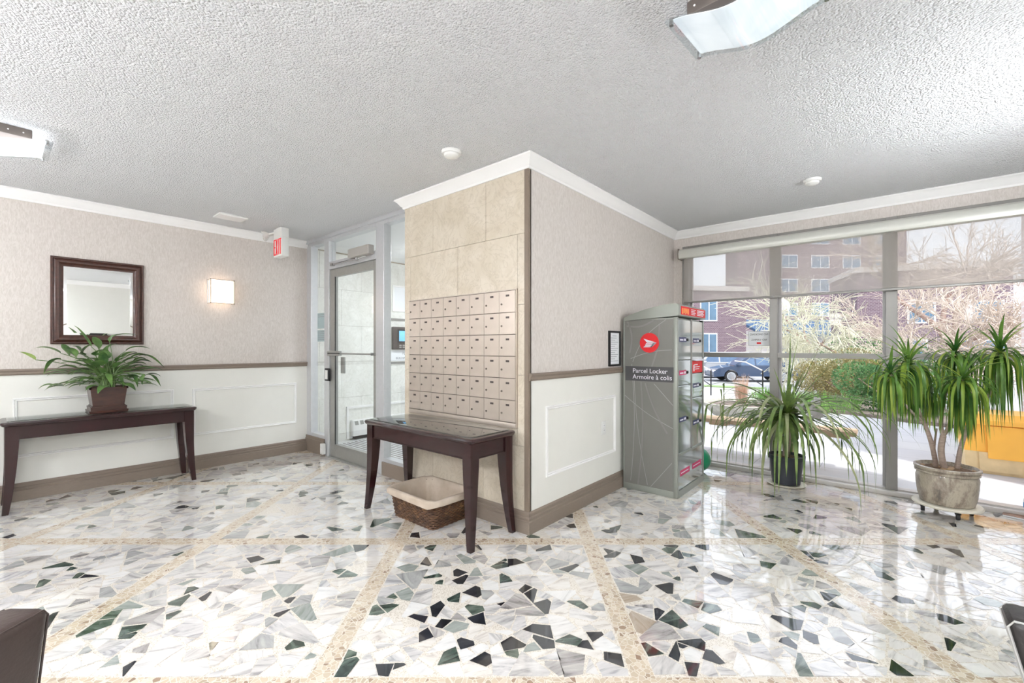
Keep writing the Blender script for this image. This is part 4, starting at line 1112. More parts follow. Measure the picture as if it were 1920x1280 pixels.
# armchairs, black leather with piping
M['leather'] = mat('black_leather', S(52,48,47), .42, var=.12, vscale=14, bmp=.25, bscale=90)
M['leather_brown'] = mat('dark_brown_leather', S(62,50,46), .42, var=.12, vscale=14, bmp=.25, bscale=90)
M['piping'] = mat('pale_piping', S(190,188,184), .4)
def armchair(loc, rz, ml, label, pale, dp=.38, lean=.05):
    t = thing('armchair', loc, label, 'armchair', rz=rz)
    w = .39        # half width (dp: half depth); faces +x
    MB().box(-dp+.1, dp-.02, -w+.12, w-.12, .10, .30, .02).build('base', M[ml], t, local=True)
    MB().box(-dp+.14, dp+.01, -w+.135, w-.135, .30, .45, .035, 3).build('seat_cushion', M[ml], t, local=True)
    mb = MB(); mb.prism([(-dp,.10),(-dp+.14,.10),(-dp+.10,.80),(-dp+.02,.84),(-dp-.06,.80)], -w+.02, w-.02, 'y'); mb.build('backrest', M[ml], t, local=True)
    for s in (-1,1):
        bm = bmesh.new()
        y0, y1 = sorted((s*(w-.13), s*(w+.0)))
        sec = []
        for z in (.10, .30, .45, .56, .60):
            fl_ = .045*max(0, (z-.1)/.5); sec.append((z, fl_))
        mb = MB(); mb.box(-dp, dp, y0, y1, .10, .61, .028, 3)
        for v in mb.v:
            q = (v.z-.10)/.5; v.x += (lean*q if v.x > 0 else 0); v.y += s*.02*q
        a = mb.build('arm', M[ml], t, local=True)
        p = MB(); yy0, yy1 = y0+s*.02+.012, y1+s*.02-.012
        p.tube([(dp+.004, yy0-s*.02, .12), (dp+lean-.004, yy0, .585), (dp+lean-.015, yy0, .602), (-dp+.05, yy0, .604)], .003, 6)
        p.tube([(dp+.004, yy1-s*.02, .12), (dp+lean-.004, yy1, .585), (dp+lean-.015, yy1, .602), (-dp+.05, yy1, .604)], .003, 6)
        p.build('piping', M['piping'] if pale else M[ml], a, local=True)
    for sx in (-1,1):
        for sy in (-1,1):
            MB().tube([(sx*(dp-.06), sy*(w-.06), .10), (sx*(dp-.045), sy*(w-.05), 0)], [.024,.016], 10).build('leg', M['dark_wood'], t, local=True)
    return t
cc = r2*(-1.643)+f2*.765
armchair((cc.x, cc.y, 0), YAW+PI/2, 'leather_brown', 'dark brown leather armchair cut off by the lower left corner', False)
armchair((.665, 1.40, 0), PI, 'leather', 'black leather armchair with pale piping at the lower right corner', True, .32, .12)

# things on the floor at the right edge
t = thing('magazine', (.70, 4.72, 0), 'colourful magazine lying open on the floor at the right edge', 'magazine')
M['mag_a'] = mat('printed_cover', S(150,110,84), .35, var=.5, vscale=22)
M['mag_b'] = mat('blue_print', S(40,120,180), .35, var=.4, vscale=22)
q = P(1886, 962, z=0)
T_ = Matrix.Translation((q.x+.14, q.y-.02, 0)) @ Matrix.Rotation(math.radians(-12), 4, 'Z')
mb = MB(); mb.T = T_; mb.box(-.15, .15, -.12, .10, .001, .014, .003, 1); pg = mb.build('pages', M['paper'], t)
mb = MB(); mb.T = T_; mb.box(-.152, .02, -.122, .102, .0142, .017); mb.build('cover', M['mag_a'], t)
mb = MB(); mb.T = T_; mb.box(.022, .152, -.122, .102, .0142, .017); mb.build('back_page', M['mag_b'], t)
q2 = P(1919, 968, z=0)
t = thing('plastic_bottle', (q2.x+.05, q2.y+.10, 0), 'white and blue plastic bottle standing behind the magazine', 'bottle')
c = (q2.x+.05, q2.y+.10, 0)
MB().lathe([(.03,0),(.036,.004),(.036,.11),(.030,.135),(.014,.15),(.014,.165)], c, 20).build('body', M['white_plastic'], t)
MB().lathe([(.0368,.03),(.0368,.09)], c, 20).build('label', M['mag_b'], t)
MB().lathe([(.016,.163),(.016,.18),(.014,.182)], c, 16).build('cap', M['mag_b'], t)
# ================================================================== plants
M['lily'] = leafmat('peace_lily_leaf', S(44,84,42), S(124,160,88), .35, .25, 9)
M['lily_light'] = leafmat('young_lily_leaf', S(132,170,70), S(176,204,110), .4, .35, 9)
M['stalk'] = mat('green_stalk', S(92,118,62), .5, var=.15)
M['soil'] = mat('bark_soil', S(108,84,64), .95, var=.4, vscale=60, bmp=.6, bscale=60)
M['palm'] = leafmat('palm_leaf', S(70,98,54), S(152,176,100), .4, .3, 7)
M['palm_pale'] = leafmat('palm_leaf_pale_edge', S(150,160,112), S(196,200,160), .4, .4, 7)
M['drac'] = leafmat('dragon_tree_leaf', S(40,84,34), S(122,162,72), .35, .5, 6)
M['drac_yellow'] = leafmat('dragon_tree_yellow_green_leaf', S(140,172,66), S(196,212,104), .4, .6, 6)  # yellow-green leaves mixed among the darker ones
M['bark'] = mat('ringed_bark', S(178,160,148), .8, var=.2, vscale=30, stretch=(1,1,6), bmp=.4, bscale=60)
M['blackpot'] = mat('black_plastic_pot', S(44,48,56), .38, var=.06)
M['saucer'] = mat('cream_saucer', S(222,216,200), .4)
def potmat():
    m, n, b = nt('weathered_glazed_pot'); c = coords(n, (1,1,.45))
    lnk(n, ramp(n, noise(n, c, 11, 7, .75, 0), [(.34, S(96,88,80)), (.46, S(146,134,120)), (.56, S(182,172,154)), (.7, S(150,140,126))]), b.inputs['Base Color'])
    b.inputs['Roughness'].default_value = .3; b.inputs['Coat Weight'].default_value = .4; bump(n, b, noise(n, c, 30, 3), .3, .01); return m
M['glazed'] = potmat()

def bez(p0, p1, p2, p3, n):
    return [p0*(1-t)**3+p1*3*t*(1-t)**2+p2*3*t*t*(1-t)+p3*t**3 for t in [i/n for i in range(n+1)]]
def blade(mb, pts, w, fold=.25, shape=None, up=Vector((0,0,1)), twist=0):
    """a leaf: strip along pts with a folded midrib"""
    n = len(pts)-1; vs = []
    for i, p in enumerate(pts):
        d = (pts[min(i+1,n)]-pts[max(i-1,0)]).normalized()
        s = d.cross(up)
        s = s.normalized() if s.length > .05 else d.orthogonal().normalized()
        if twist: s = Matrix.Rotation(twist*i/n, 3, d) @ s
        nn = s.cross(d)
        t = i/n; ww = w*(shape(t) if shape else math.sin(PI*min(.97,max(.04,t)))**.7)
        vs += [p-s*ww+nn*fold*ww, p, p+s*ww+nn*fold*ww]
    fs = []
    for i in range(n):
        a = i*3; fs += [(a,a+1,a+4,a+3), (a+1,a+2,a+5,a+4)]
    return mb.add(vs, fs)
strap = lambda t: (min(1, t*10+.35))*(1-max(0,t-.45)/.55)**.8+.02
rnd = random.Random(11)

# ---- peace lily on the console
t = thing('potted_peace_lily', (-5.42, .68, .726), 'leafy green peace lily in a square brown planter on the console table', 'potted plant')
pc = Vector((-5.42, .68, .726))
mb = MB()
for z0, h0, z1, h1 in [(0,.128,.018,.132), (.018,.120,.05,.122), (.05,.112,.06,.112), (.06,.106,.205,.122)]:
    a, b = h0, h1
    mb.add([pc+Vector(q) for q in [(-a,-a,z0),(a,-a,z0),(a,a,z0),(-a,a,z0),(-b,-b,z1),(b,-b,z1),(b,b,z1),(-b,b,z1)]], [(0,3,2,1),(4,5,6,7),(0,1,5,4),(1,2,6,5),(2,3,7,6),(3,0,4,7)])
# rim
R_ = .130
for q in [(-R_,R_,-R_,-R_+.016),(-R_,R_,R_-.016,R_),(-R_,-R_+.016,-R_,R_),(R_-.016,R_,-R_,R_)]: mb.box(pc.x+q[0], pc.x+q[1], pc.y+q[2], pc.y+q[3], pc.z+.205, pc.z+.222)
planter = mb.build('planter', M['pot_wood'], t, smooth=0)
MB().box(pc.x-.112, pc.x+.112, pc.y-.112, pc.y+.112, pc.z+.203, pc.z+.212).build('soil', M['soil'], t)
root = pc+Vector((0,0,.21))
z1 = lambda x, y: (x/2.285, 400+y/2.285)
leaves = MB(); stalks = MB(); young = MB()
def lily(base, tip, w, mbx=leaves, droop=.3):
    base, tip = Vector(base), Vector(tip)
    r0 = root+Vector((rnd.uniform(-.05,.05), rnd.uniform(-.05,.05), 0))
    mid = (r0+base)/2+Vector((0,0,.06))
    st = bez(r0, r0+(base-r0)*.2+Vector((0,0,.14)), mid+(base-mid)*.3+Vector((0,0,.03)), base, 8)
    stalks.tube(st, [.0045]*5+[.003]*4, 5)
    L = (tip-base).length; d0 = (st[-1]-st[-2]).normalized()
    lp = bez(base, base+d0*L*.3+Vector((0,0,.02)), base+(tip-base)*.66+Vector((0,0,.04*droop*3)), tip, 9)
    blade(mbx, lp, w*1.7, .3, lambda q: math.sin(PI*min(1,q**.75))**.85*(1-.25*q)+.01)
def pv(x, y, xx): return P(*z1(x,y), x=xx)
spec = [((392,572),(316,480),.034,-5.40),((262,600),(150,577),.030,-5.36),((265,628),(185,688),.034,-5.34),((300,612),(262,560),.03,-5.48),
 ((425,590),(398,528),.030,-5.38),((470,552),(590,520),.020,-5.42),((536,592),(645,580),.026,-5.36),((590,612),(706,662),.022,-5.40),((622,690),(690,742),.020,-5.34),
 ((560,690),(590,746),.018,-5.30),((352,600),(310,570),.03,-5.5),((360,610),(400,560),.028,-5.5),((330,620),(285,575),.032,-5.45),((410,610),(462,590),.03,-5.33),((455,600),(500,560),.026,-5.5),
 ((560,640),(655,640),.022,-5.46),((540,615),(640,610),.022,-5.5),((455,680),(480,745),.02,-5.28),((500,700),(530,750),.02,-5.28),((600,690),(610,735),.016,-5.26)]
for b, tp, w, xx in spec: lily(pv(*b, xx), pv(*tp, xx+rnd.uniform(-.04,.04)), w)
lily(pv(152,627,-5.36), pv(80,592,-5.34), .034, young, .1)
for k in range(70):
    a = rnd.uniform(0, 2*PI); el = rnd.uniform(.1, 1.25); L = rnd.uniform(.14, .30)
    d = Vector((math.cos(a)*math.cos(el)*.62, math.sin(a)*math.cos(el)*1.15, math.sin(el)))
    b = root+d*L; 
    if b.x < XL+.08: b.x = XL+.08+rnd.uniform(0,.05)
    tip = b+Vector((d.x*.5, d.y, -.15+d.z*.4)).normalized()*rnd.uniform(.09,.16)+Vector((0,0,-.02))
    tip.x = max(tip.x, XL+.03)
    lily(b, tip, rnd.uniform(.018,.032))
stalks.build('stalks', M['stalk'], t); leaves.build('foliage', M['lily'], t, smooth=1.2); young.build('young_leaf', M['lily_light'], t, smooth=1.2)

def keep(p, ymax=5.12):
    """leaves bend where they meet the window"""
    if p.y > ymax-.12: p.y = ymax-.12+.12*math.tanh((p.y-ymax+.12)/.12*.9)
    if p.z < .012: p.z = .012+abs(p.z)*.02
    return p
# ---- palm-like dracaena in a black pot
pc = P(1480, 903, z=0); pc = Vector((-.755, 4.90, 0))
t = thing('potted_spike_plant', pc, 'fountain-shaped spike plant with long drooping leaves in a black pot, nearer the parcel locker', 'potted plant')
MB().lathe([(.10,0),(.150,.004),(.165,.018),(.160,.020),(.11,.012)], pc, 36).build('saucer', M['saucer'], t)
MB().lathe([(.10,.018),(.115,.022),(.128,.14),(.142,.25),(.154,.252),(.156,.285),(.146,.287),(.140,.262),(.05,.262)], pc, 40).build('pot', M['blackpot'], t)
MB().lathe([(.14,.255),(.10,.268),(.02,.272)], pc, 24).build('soil', M['soil'], t)
crown_p = pc+Vector((0,0,.68))
MB().tube([pc+Vector((0,0,.26)), pc+Vector((.01,.005,.45)), crown_p], [.035,.028,.022], 10).build('trunk', M['bark'], t)
mbd, mbp = MB(), MB()
rnd = random.Random(5)
def spike(az, el, L, w, droop, mbx):
    """az measured from the camera's right hand; the leaf rises then hangs"""
    h = Vector((r2.x*math.cos(az)+f2.x*math.sin(az), r2.y*math.cos(az)+f2.y*math.sin(az), 0))
    p = crown_p.copy()+h*.01+Vector((0,0,rnd.uniform(-.05,.02))); pts = [p.copy()]; n = 16; e = el
    for i in range(n):
        e -= droop*(i/n+.12)*(1 if e > -1.45 else 0)
        e = max(e, -1.52)
        p = p+(h*math.cos(e)+Vector((0,0,math.sin(e))))*L/n
        x = keep(p.copy()); x.x = max(x.x, -1.365); pts.append(x)
    blade(mbx, pts, w, .3, strap)
for k in range(116):
    az = 2*PI*k/116*3.03+rnd.uniform(-.1,.1)
    spike(az, rnd.uniform(-.15,.85), rnd.uniform(.7,1.2), rnd.uniform(.009,.018), rnd.uniform(.15,.30), mbp if k % 4 == 0 else mbd)
for k in range(30):
    spike(2*PI*k/30+rnd.uniform(-.1,.1), rnd.uniform(-.6,.2), rnd.uniform(.5,.8), rnd.uniform(.014,.022), rnd.uniform(.2,.35), mbd)
# the upright young leaves
for (u, v), w in [((1450,688),.007),((1482,622),.008),((1499,624),.007),((1500,700),.010),((1538,640),.009),((1590,650),.007),((1546,632),.007),((1470,720),.008),((1510,690),.009)]:
    tip = P(u, v, d=4.15+.1*math.sin(u)); mid = (crown_p+tip)/2+Vector((rnd.uniform(-.02,.02),0,.03))
    blade(mbd, [keep(q) for q in bez(crown_p, crown_p+(mid-crown_p)*.5, mid, tip, 10)], w*1.5, .3, strap)
# the longest arching ones
for pa, w in [([(1484,770),(1400,740),(1372,800),(1371,848)],.007), ([(1484,770),(1560,750),(1590,790),(1640,825)],.006), ([(1484,770),(1580,745),(1600,830),(1602,880)],.008), ([(1484,770),(1560,760),(1612,810),(1625,880)],.007), ([(1484,770),(1440,720),(1400,770),(1392,880)],.008)]:
    q = [P(u, v, d=4.2-.15*i/3) for i, (u, v) in enumerate(pa)]
    blade(mbd, [keep(x) for x in bez(*q, 14)], w, .3, strap)
mbd.build('foliage', M['palm'], t, smooth=1.2); mbp.build('pale_leaf', M['palm_pale'], t, smooth=1.2)
# artificial white blooms stuck in the crown
t = thing('artificial_flower', crown_p, 'white artificial orchid spray stuck among the drooping leaves', 'artificial flower')
M['petal'] = leafmat('white_petal', S(222,216,222), S(240,236,240), .5, .4, 9)
fc = P(1512, 768, d=4.0)
MB().tube([pc+Vector((.03,-.02,.27)), pc+Vector((.06,-.05,.5)), fc], .003, 5).build('stem', M['stalk'], t)
mb = MB(); mg = MB()
for cu, cv, s_ in [(1500,762,.05),(1522,770,.06),(1530,752,.05),(1516,786,.05),(1533,778,.055)]:
    c = P(cu, cv, d=4.0)
    for k in range(5):
        a = 2*PI*k/5+cu; dd = r2.to_3d()*math.cos(a)+Vector((0,0,1))*math.sin(a)
        blade(mb, [c+dd*s_*q+(-f2.to_3d())*.012*math.sin(q*3) for q in (0,.25,.5,.75,1)], s_*.38, .2, lambda q: math.sin(PI*min(1,q*.85+.08)), up=f2.to_3d())
for cu, cv in [(1506,752),(1502,764),(1512,758)]:
    c = P(cu, cv, d=3.98); blade(mg, [c, c+Vector((.02,0,.01)), c+Vector((.045,.01,.0))], .014)
mb.build('petals', M['petal'], t, smooth=1.2); mg.build('flower_leaf', M['lid_green'], t, smooth=1.2)

# ---- dragon tree on a wheeled stand
pc = Vector((.335, 4.87, 0)); zc = .085
t = thing('plant_caddy', pc, 'round plant stand on castors under the big glazed pot', 'plant stand')
MB().lathe([(.19,zc-.022),(.205,zc-.018),(.208,zc-.008),(.20,zc),(.05,zc)], pc, 40).build('disc', M['saucer'], t)
for k in range(4):
    a = math.radians(20+90*k); c = pc+Vector((math.cos(a)*.15, math.sin(a)*.15, 0))
    MB().lathe([(.024,-.012),(.027,-.008),(.027,.008),(.024,.012)], c+Vector((0,0,.028)), 18, axis='x').box(c.x-.018, c.x+.018, c.y-.012, c.y+.012, .04, zc-.02, .004).build('castor', M['black'], t)
t = thing('potted_dragon_tree', pc+Vector((0,0,zc)), 'tall many-headed dragon tree in a weathered glazed pot, at the right of the window', 'potted plant')
MB().lathe([(.14,.001),(.158,.005),(.172,.06),(.182,.14),(.184,.20),(.176,.232),(.190,.238),(.192,.252),(.184,.256),(.186,.264),(.196,.268),(.196,.284),(.180,.288),(.170,.262),(.05,.262)], pc+Vector((0,0,zc)), 48).build('pot', M['glazed'], t)
MB().lathe([(.172,.258),(.12,.270),(.02,.276)], pc+Vector((0,0,zc)), 24).build('soil', M['soil'], t)
mb = MB()
rnd = random.Random(9)
for k in range(26):
    a = rnd.uniform(0,2*PI); r_ = rnd.uniform(.02,.15); s_ = rnd.uniform(.012,.024)
    mb.sphere(pc+Vector((math.cos(a)*r_, math.sin(a)*r_, zc+.272)), s_, 5, .6)
mb.build('bark_chips', mat('bark_chips', S(168,140,112), .9, var=.3, vscale=30), t)
gp = lambda x, y, d: P(1600+x/3.2, 600+y/3.2, d=d)
base = pc+Vector((0,0,zc+.262))
H1, H2, H3, H4, H5 = gp(330,262,3.42), gp(222,318,3.30), gp(612,200,3.46), gp(655,352,3.22), gp(880,190,3.36)
b1 = base+Vector((-.06,.0,0)); b2 = base+Vector((-.01,-.03,0)); b3 = base+Vector((.06,.02,0))
k2 = gp(540,690,3.38)
mb = MB()
def stem(pts, r0, r1):
    n = len(pts); mb.tube(bez(*[Vector(p) for p in pts], 12) if n == 4 else pts, [r0+(r1-r0)*i/12 for i in range(13)] if n == 4 else [r0,r1], 9)
stem((b1, gp(480,740,3.42), gp(440,640,3.42), gp(380,520,3.4)), .018, .012); stem((gp(380,520,3.4), gp(350,440,3.4), gp(330,340,3.42), H1), .012, .008)
stem((gp(440,630,3.42), gp(360,560,3.36), gp(250,480,3.3), H2), .010, .007)
stem((b2, gp(510,800,3.4), gp(530,740,3.38), k2), .022, .019)
stem((k2, gp(500,620,3.4), gp(560,420,3.44), H3), .014, .008); stem((k2, gp(590,640,3.36), gp(600,520,3.28), H4), .014, .008)
stem((b3, gp(640,740,3.4), gp(680,640,3.38), gp(735,545,3.36)), .017, .013); stem((gp(735,545,3.36), gp(800,490,3.36), gp(860,400,3.36), H5), .012, .008)
stem((b1+Vector((.01,.02,0)), gp(470,800,3.5), gp(490,720,3.46), gp(500,650,3.44)), .010, .006)
mb.build('trunks', M['bark'], t, smooth=1)
mbd, mbl = MB(), MB()
def head(c, n, L, seed, spread=1.0):
    rr = random.Random(seed)
    for k in range(n):
        az = 2.399*k+rr.uniform(-.2,.2); q = k/n
        el = 1.3-2.1*q+rr.uniform(-.25,.25); Lk = L*rr.uniform(.75,1.1)*(1 if q > .2 else .75)
        h = Vector((math.cos(az), math.sin(az), 0)); p = c+Vector((0,0,-.05*q)); pts = [p.copy()]; e = el; N = 12
        for i in range(N):
            e = max(-1.5, e-(.30 if q > .10 else .08)*rr.uniform(.8,1.2)*spread)
            p = p+(h*math.cos(e)+Vector((0,0,math.sin(e))))*Lk/N
            x = keep(p.copy()); x.x = min(x.x, XR-.03); pts.append(x)
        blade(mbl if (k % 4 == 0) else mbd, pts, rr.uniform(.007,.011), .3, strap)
head(H1, 110, .48, 1, .95); head(H2, 54, .38, 2); head(H3, 80, .40, 3); head(H4, 100, .46, 4); head(H5, 110, .50, 5, .9)
head(gp(450,430,3.45), 36, .30, 6)
mbd.build('foliage', M['drac'], t, smooth=1.2); mbl.build('yellow_green_foliage', M['drac_yellow'], t, smooth=1.2)
# ================================================================== outdoors
M['paving'], n, b = nt('pale_paving')
wc = wcoords(n)
bk = n.nodes.new('ShaderNodeTexBrick'); bk.inputs['Scale'].default_value = 1; bk.inputs['Brick Width'].default_value = 1.2; bk.inputs['Row Height'].default_value = .6; bk.inputs['Mortar Size'].default_value = .006
bk.inputs['Color1'].default_value = (*S(196,196,200),1); bk.inputs['Color2'].default_value = (*S(204,204,204),1); bk.inputs['Mortar'].default_value = (*S(170,170,172),1)
lnk(n, wc, bk.inputs['Vector'])
mx = n.nodes.new('ShaderNodeMixRGB'); mx.blend_type = 'MULTIPLY'; mx.inputs[0].default_value = .5
lnk(n, bk.outputs[0], mx.inputs[1]); lnk(n, ramp(n, noise(n, wc, 2.5, 4), [(.3,(.8,.8,.8)),(.7,(1,1,1))]), mx.inputs[2]); lnk(n, mx.outputs[0], b.inputs['Base Color'])
b.inputs['Roughness'].default_value = .8
M['asphalt'] = mat('asphalt', S(176,178,182), .9, var=.06, vscale=3)
M['grass'] = mat('grass', S(142,168,112), .9, var=.2, vscale=20, bmp=.5, bscale=60)
M['earth'] = mat('planting_bed', S(128,116,108), .95, var=.35, vscale=14, bmp=.6, bscale=30)
M['brick_shaded'] = brick('shaded_purple_brick', S(98,78,90), S(118,98,106), S(156,144,150))  # same brick as below, with the shade of left-hand faces in its colour
M['brick_sunlit'] = brick('sunlit_pink_brick', S(158,118,112), S(172,134,126), S(196,180,176))  # the brick again, sunlight of the right-hand faces put into its colour
M['brick_pale'] = brick('washed_pale_brick', S(214,190,184), S(224,204,198), S(228,220,216))
M['concrete'] = mat('weathered_concrete', S(176,174,164), .9, var=.18, vscale=14, bmp=.4, bscale=40)
M['bench_wood'] = mat('pale_weathered_wood', S(204,176,146), .8, var=.12, vscale=9, stretch=(.5,6,6))
M['win_blue'] = mat('reflecting_window', S(96,124,148), .1, .3, var=.15, vscale=1.5)
M['win_frame'] = mat('white_window_frame', S(224,226,230), .6)
M['render'] = mat('cream_render', S(214,210,206), .9, var=.04)
M['roof_blue'] = mat('blue_grey_roof', S(62,90,124), .7, var=.1)
M['fence'] = mat('brown_fence_boards', S(112,92,82), .9, var=.2, vscale=6, stretch=(3,3,.3))
M['yellow'] = mat('yellow_grit_bin_plastic', S(250,186,74), .5, var=.05, vscale=5)
M['bin_base'] = mat('salt_stained_beige', S(222,196,150), .7, var=.12, vscale=9)
M['car_blue'] = mat('slate_blue_car_paint', S(58,76,104), .25, .3, var=.02, coat=.8)
M['car_silver'] = mat('silver_car_paint', S(202,206,212), .25, .3, var=.02, coat=.8)
M['car_glass'] = mat('car_window', S(96,120,150), .08, .2, var=.1)
M['tyre'] = mat('tyre_rubber', S(46,46,48), .8)
M['twig'] = mat('pale_twig', S(204,190,178), .9, var=.12, vscale=3)
M['twig_green'] = mat('yellowish_twig', S(204,202,180), .9, var=.12, vscale=3)
M['trunk'] = mat('tree_bark', S(158,134,124), .9, var=.2, vscale=12, bmp=.5, bscale=20)
M['juniper'] = leafmat('juniper', S(58,104,64), S(120,160,100), .7, .3, 5)
M['hedge'] = leafmat('budding_shrub', S(118,116,76), S(176,164,112), .8, .3, 5)
M['reed'] = leafmat('dry_grass', S(206,172,148), S(226,200,180), .8, .3, 5)
M['iris'] = leafmat('iris_leaf', S(84,140,64), S(150,190,100), .6, .4, 5)
M['pine'] = leafmat('dark_evergreen', S(70,92,84), S(104,124,108), .8, .2, 3)
M['globe'] = mat('white_lamp_globe', S(246,246,246), .3, var=.01)

def gz(y):
    if y < 11: return -.03
    if y > 24: return -.66
    return -.03-.63*(y-11)/13
def grid(mb, x0, x1, ys, lift=0):
    for a, b in zip(ys[:-1], ys[1:]):
        mb.add([(x0,a,gz(a)+lift),(x1,a,gz(a)+lift),(x1,b,gz(b)+lift),(x0,b,gz(b)+lift)], [(0,1,2,3)])
    return mb
mb = MB(); grid(mb, -60, 60, [YW+.12, 11, 14, 18, 22]); o = mb.build('ground', M['paving'], smooth=0); struct(o)
o = MB().add([(-80,22,gz(22)),(80,22,gz(22)),(80,24,-.66),(-80,24,-.66)], [(0,1,2,3)]).add([(-80,24,-.66),(80,24,-.66),(80,90,-.66),(-80,90,-.66)], [(0,1,2,3)]).build('road', M['asphalt'], smooth=0); struct(o)
def patch(name, pts, m, th=.04):
    mb = MB(); n_ = len(pts)
    vs = [(x, y, gz(y)+th) for x, y in pts]+[(x, y, gz(y)-.02) for x, y in pts]
    mb.add(vs, [tuple(range(n_))]+[(i,(i+1)%n_,n_+(i+1)%n_,n_+i) for i in range(n_)])
    return struct(mb.build(name, m, smooth=0))
G2 = lambda u, v: (P(u, v, z=-.03).x, P(u, v, z=-.03).y)
patch('planting_bed', [G2(1430,762), G2(1500,768), G2(1600,778), G2(1700,792), (1.0, 10.2), (1.0, 15), (-2.6, 15.5)], M['earth'], .06)
patch('lawn', [(-9, 23.6), (-4.6, 24.4), (-4.6, 22.5), (-9, 22.0)], M['grass'], .03)

# brick wing of our own building, to the right of the window
mb = MB(); mb.box(1.45, 2.4, 6.2, 9.75, -.1, 4.2); struct(mb.build('wall_wing', M['brick_pale'], smooth=0))
MB().box(.95, 1.42, 7.85, 9.3, -.05, .22, .02).build('concrete_ledge', M['concrete'])
tag(bpy.data.objects['concrete_ledge'], 'low concrete ledge beyond the yellow bin', 'ledge')

# bench
t = thing('bench', (-1.1, 5.87, 0), 'long wooden plank bench on short supports outside the window', 'bench')
MB().box(-3.4, -.27, 5.78, 6.10, .375, .42, .004).build('seat', M['bench_wood'], t)
for x in (-2.6, -.86): MB().box(x-.045, x+.045, 5.88, 6.0, -.03, .375).build('support', M['bench_wood'], t)
for x in (-1.62, -.43): MB().box(x-.10, x+.10, 5.80, 6.06, .345, .375).build('batten', M['bench_wood'], t)

# bowl planter
bc = Vector((-1.99, 8.75, -.03))
t = thing('concrete_planter', bc, 'wide shallow concrete bowl planter with dry grass, outside behind the bench', 'planter')
MB().lathe([(.18,0),(.30,.02),(.52,.12),(.68,.28),(.72,.345),(.67,.35),(.62,.30)], bc, 40).build('bowl', M['concrete'], t)
MB().lathe([(.63,.30),(.3,.34),(.02,.35)], bc, 24).build('soil', M['earth'], t)
rnd = random.Random(3); mb = MB()
for k in range(240):
    a = rnd.uniform(0,2*PI); r_ = rnd.uniform(0,.10); p = bc+Vector((-.05+math.cos(a)*r_, math.sin(a)*r_, .33)); h = rnd.uniform(.25,.55)
    q = p+Vector((math.cos(a)*.14*rnd.random(), math.sin(a)*.14*rnd.random(), h))
    blade(mb, [p, (p+q)/2+Vector((0,0,.05)), q], .0035, .2, strap)
mb.build('dry_grass', M['reed'], t, smooth=1)

# grit bin
t = thing('grit_bin', (.98, 6.95, 0), 'yellow plastic grit bin with a stained beige base, outside at the right', 'bin')
def tap(mb, x0, x1, y0, y1, z0, z1, k, bev=0):
    mb.add([(x0,y0,z0),(x1,y0,z0),(x1,y1,z0),(x0,y1,z0),(x0-k,y0-k,z1),(x1+k,y0-k,z1),(x1+k,y1+k,z1),(x0-k,y1+k,z1)], [(0,3,2,1),(4,5,6,7),(0,1,5,4),(1,2,6,5),(2,3,7,6),(3,0,4,7)])
bx = (.62, 1.12, 6.82, 7.35)
mb = MB(); tap(mb, *bx, -.03, .20, .015); tap(mb, bx[0]+.1, bx[1]-.1, bx[2]-.02, bx[3]-.1, .0, .2, .01); mb.build('base', M['bin_base'], t)
mb = MB(); tap(mb, bx[0]-.015, bx[1]+.015, bx[2]-.015, bx[3]+.015, .20, .50, .02); tap(mb, bx[0]+.16, bx[1]-.02, bx[2]-.04, bx[3], .14, .48, .015); mb.build('body', M['yellow'], t)
mb = MB(); mb.box(bx[0]-.07, bx[1]+.12, bx[2]-.08, bx[3]+.06, .49, .545, .012); tap(mb, bx[0]-.05, bx[1]+.10, bx[2]-.06, bx[3]+.04, .545, .60, -.05); mb.build('lid', M['yellow'], t)

# handrails down the steps
def railing(u, v, D, label, flip=1):
    c = P(u, v, z=gz(12)-.05)
    t = thing('handrail', c, label, 'handrail', group=None)
    MB().tube([c, c+Vector((0,0,.75))], .02, 8).build('post', M['black'], t)
    MB().tube([c+Vector((0,0,.74)), c+Vector((-.55*flip,.35,.98)), c+Vector((-.9*flip,.55,1.0))], .02, 8).build('rail', M['mullion_lt'], t)
    MB().tube([c+Vector((0,0,.3)), c+Vector((-.5*flip,.3,.55))], .014, 8).build('brace', M['black'], t)
railing(1333, 741, 12, 'short dark handrail post outside, beside the parcel locker in the view')
railing(1430, 741, 12, 'short dark handrail post outside, left of the first window mullion')

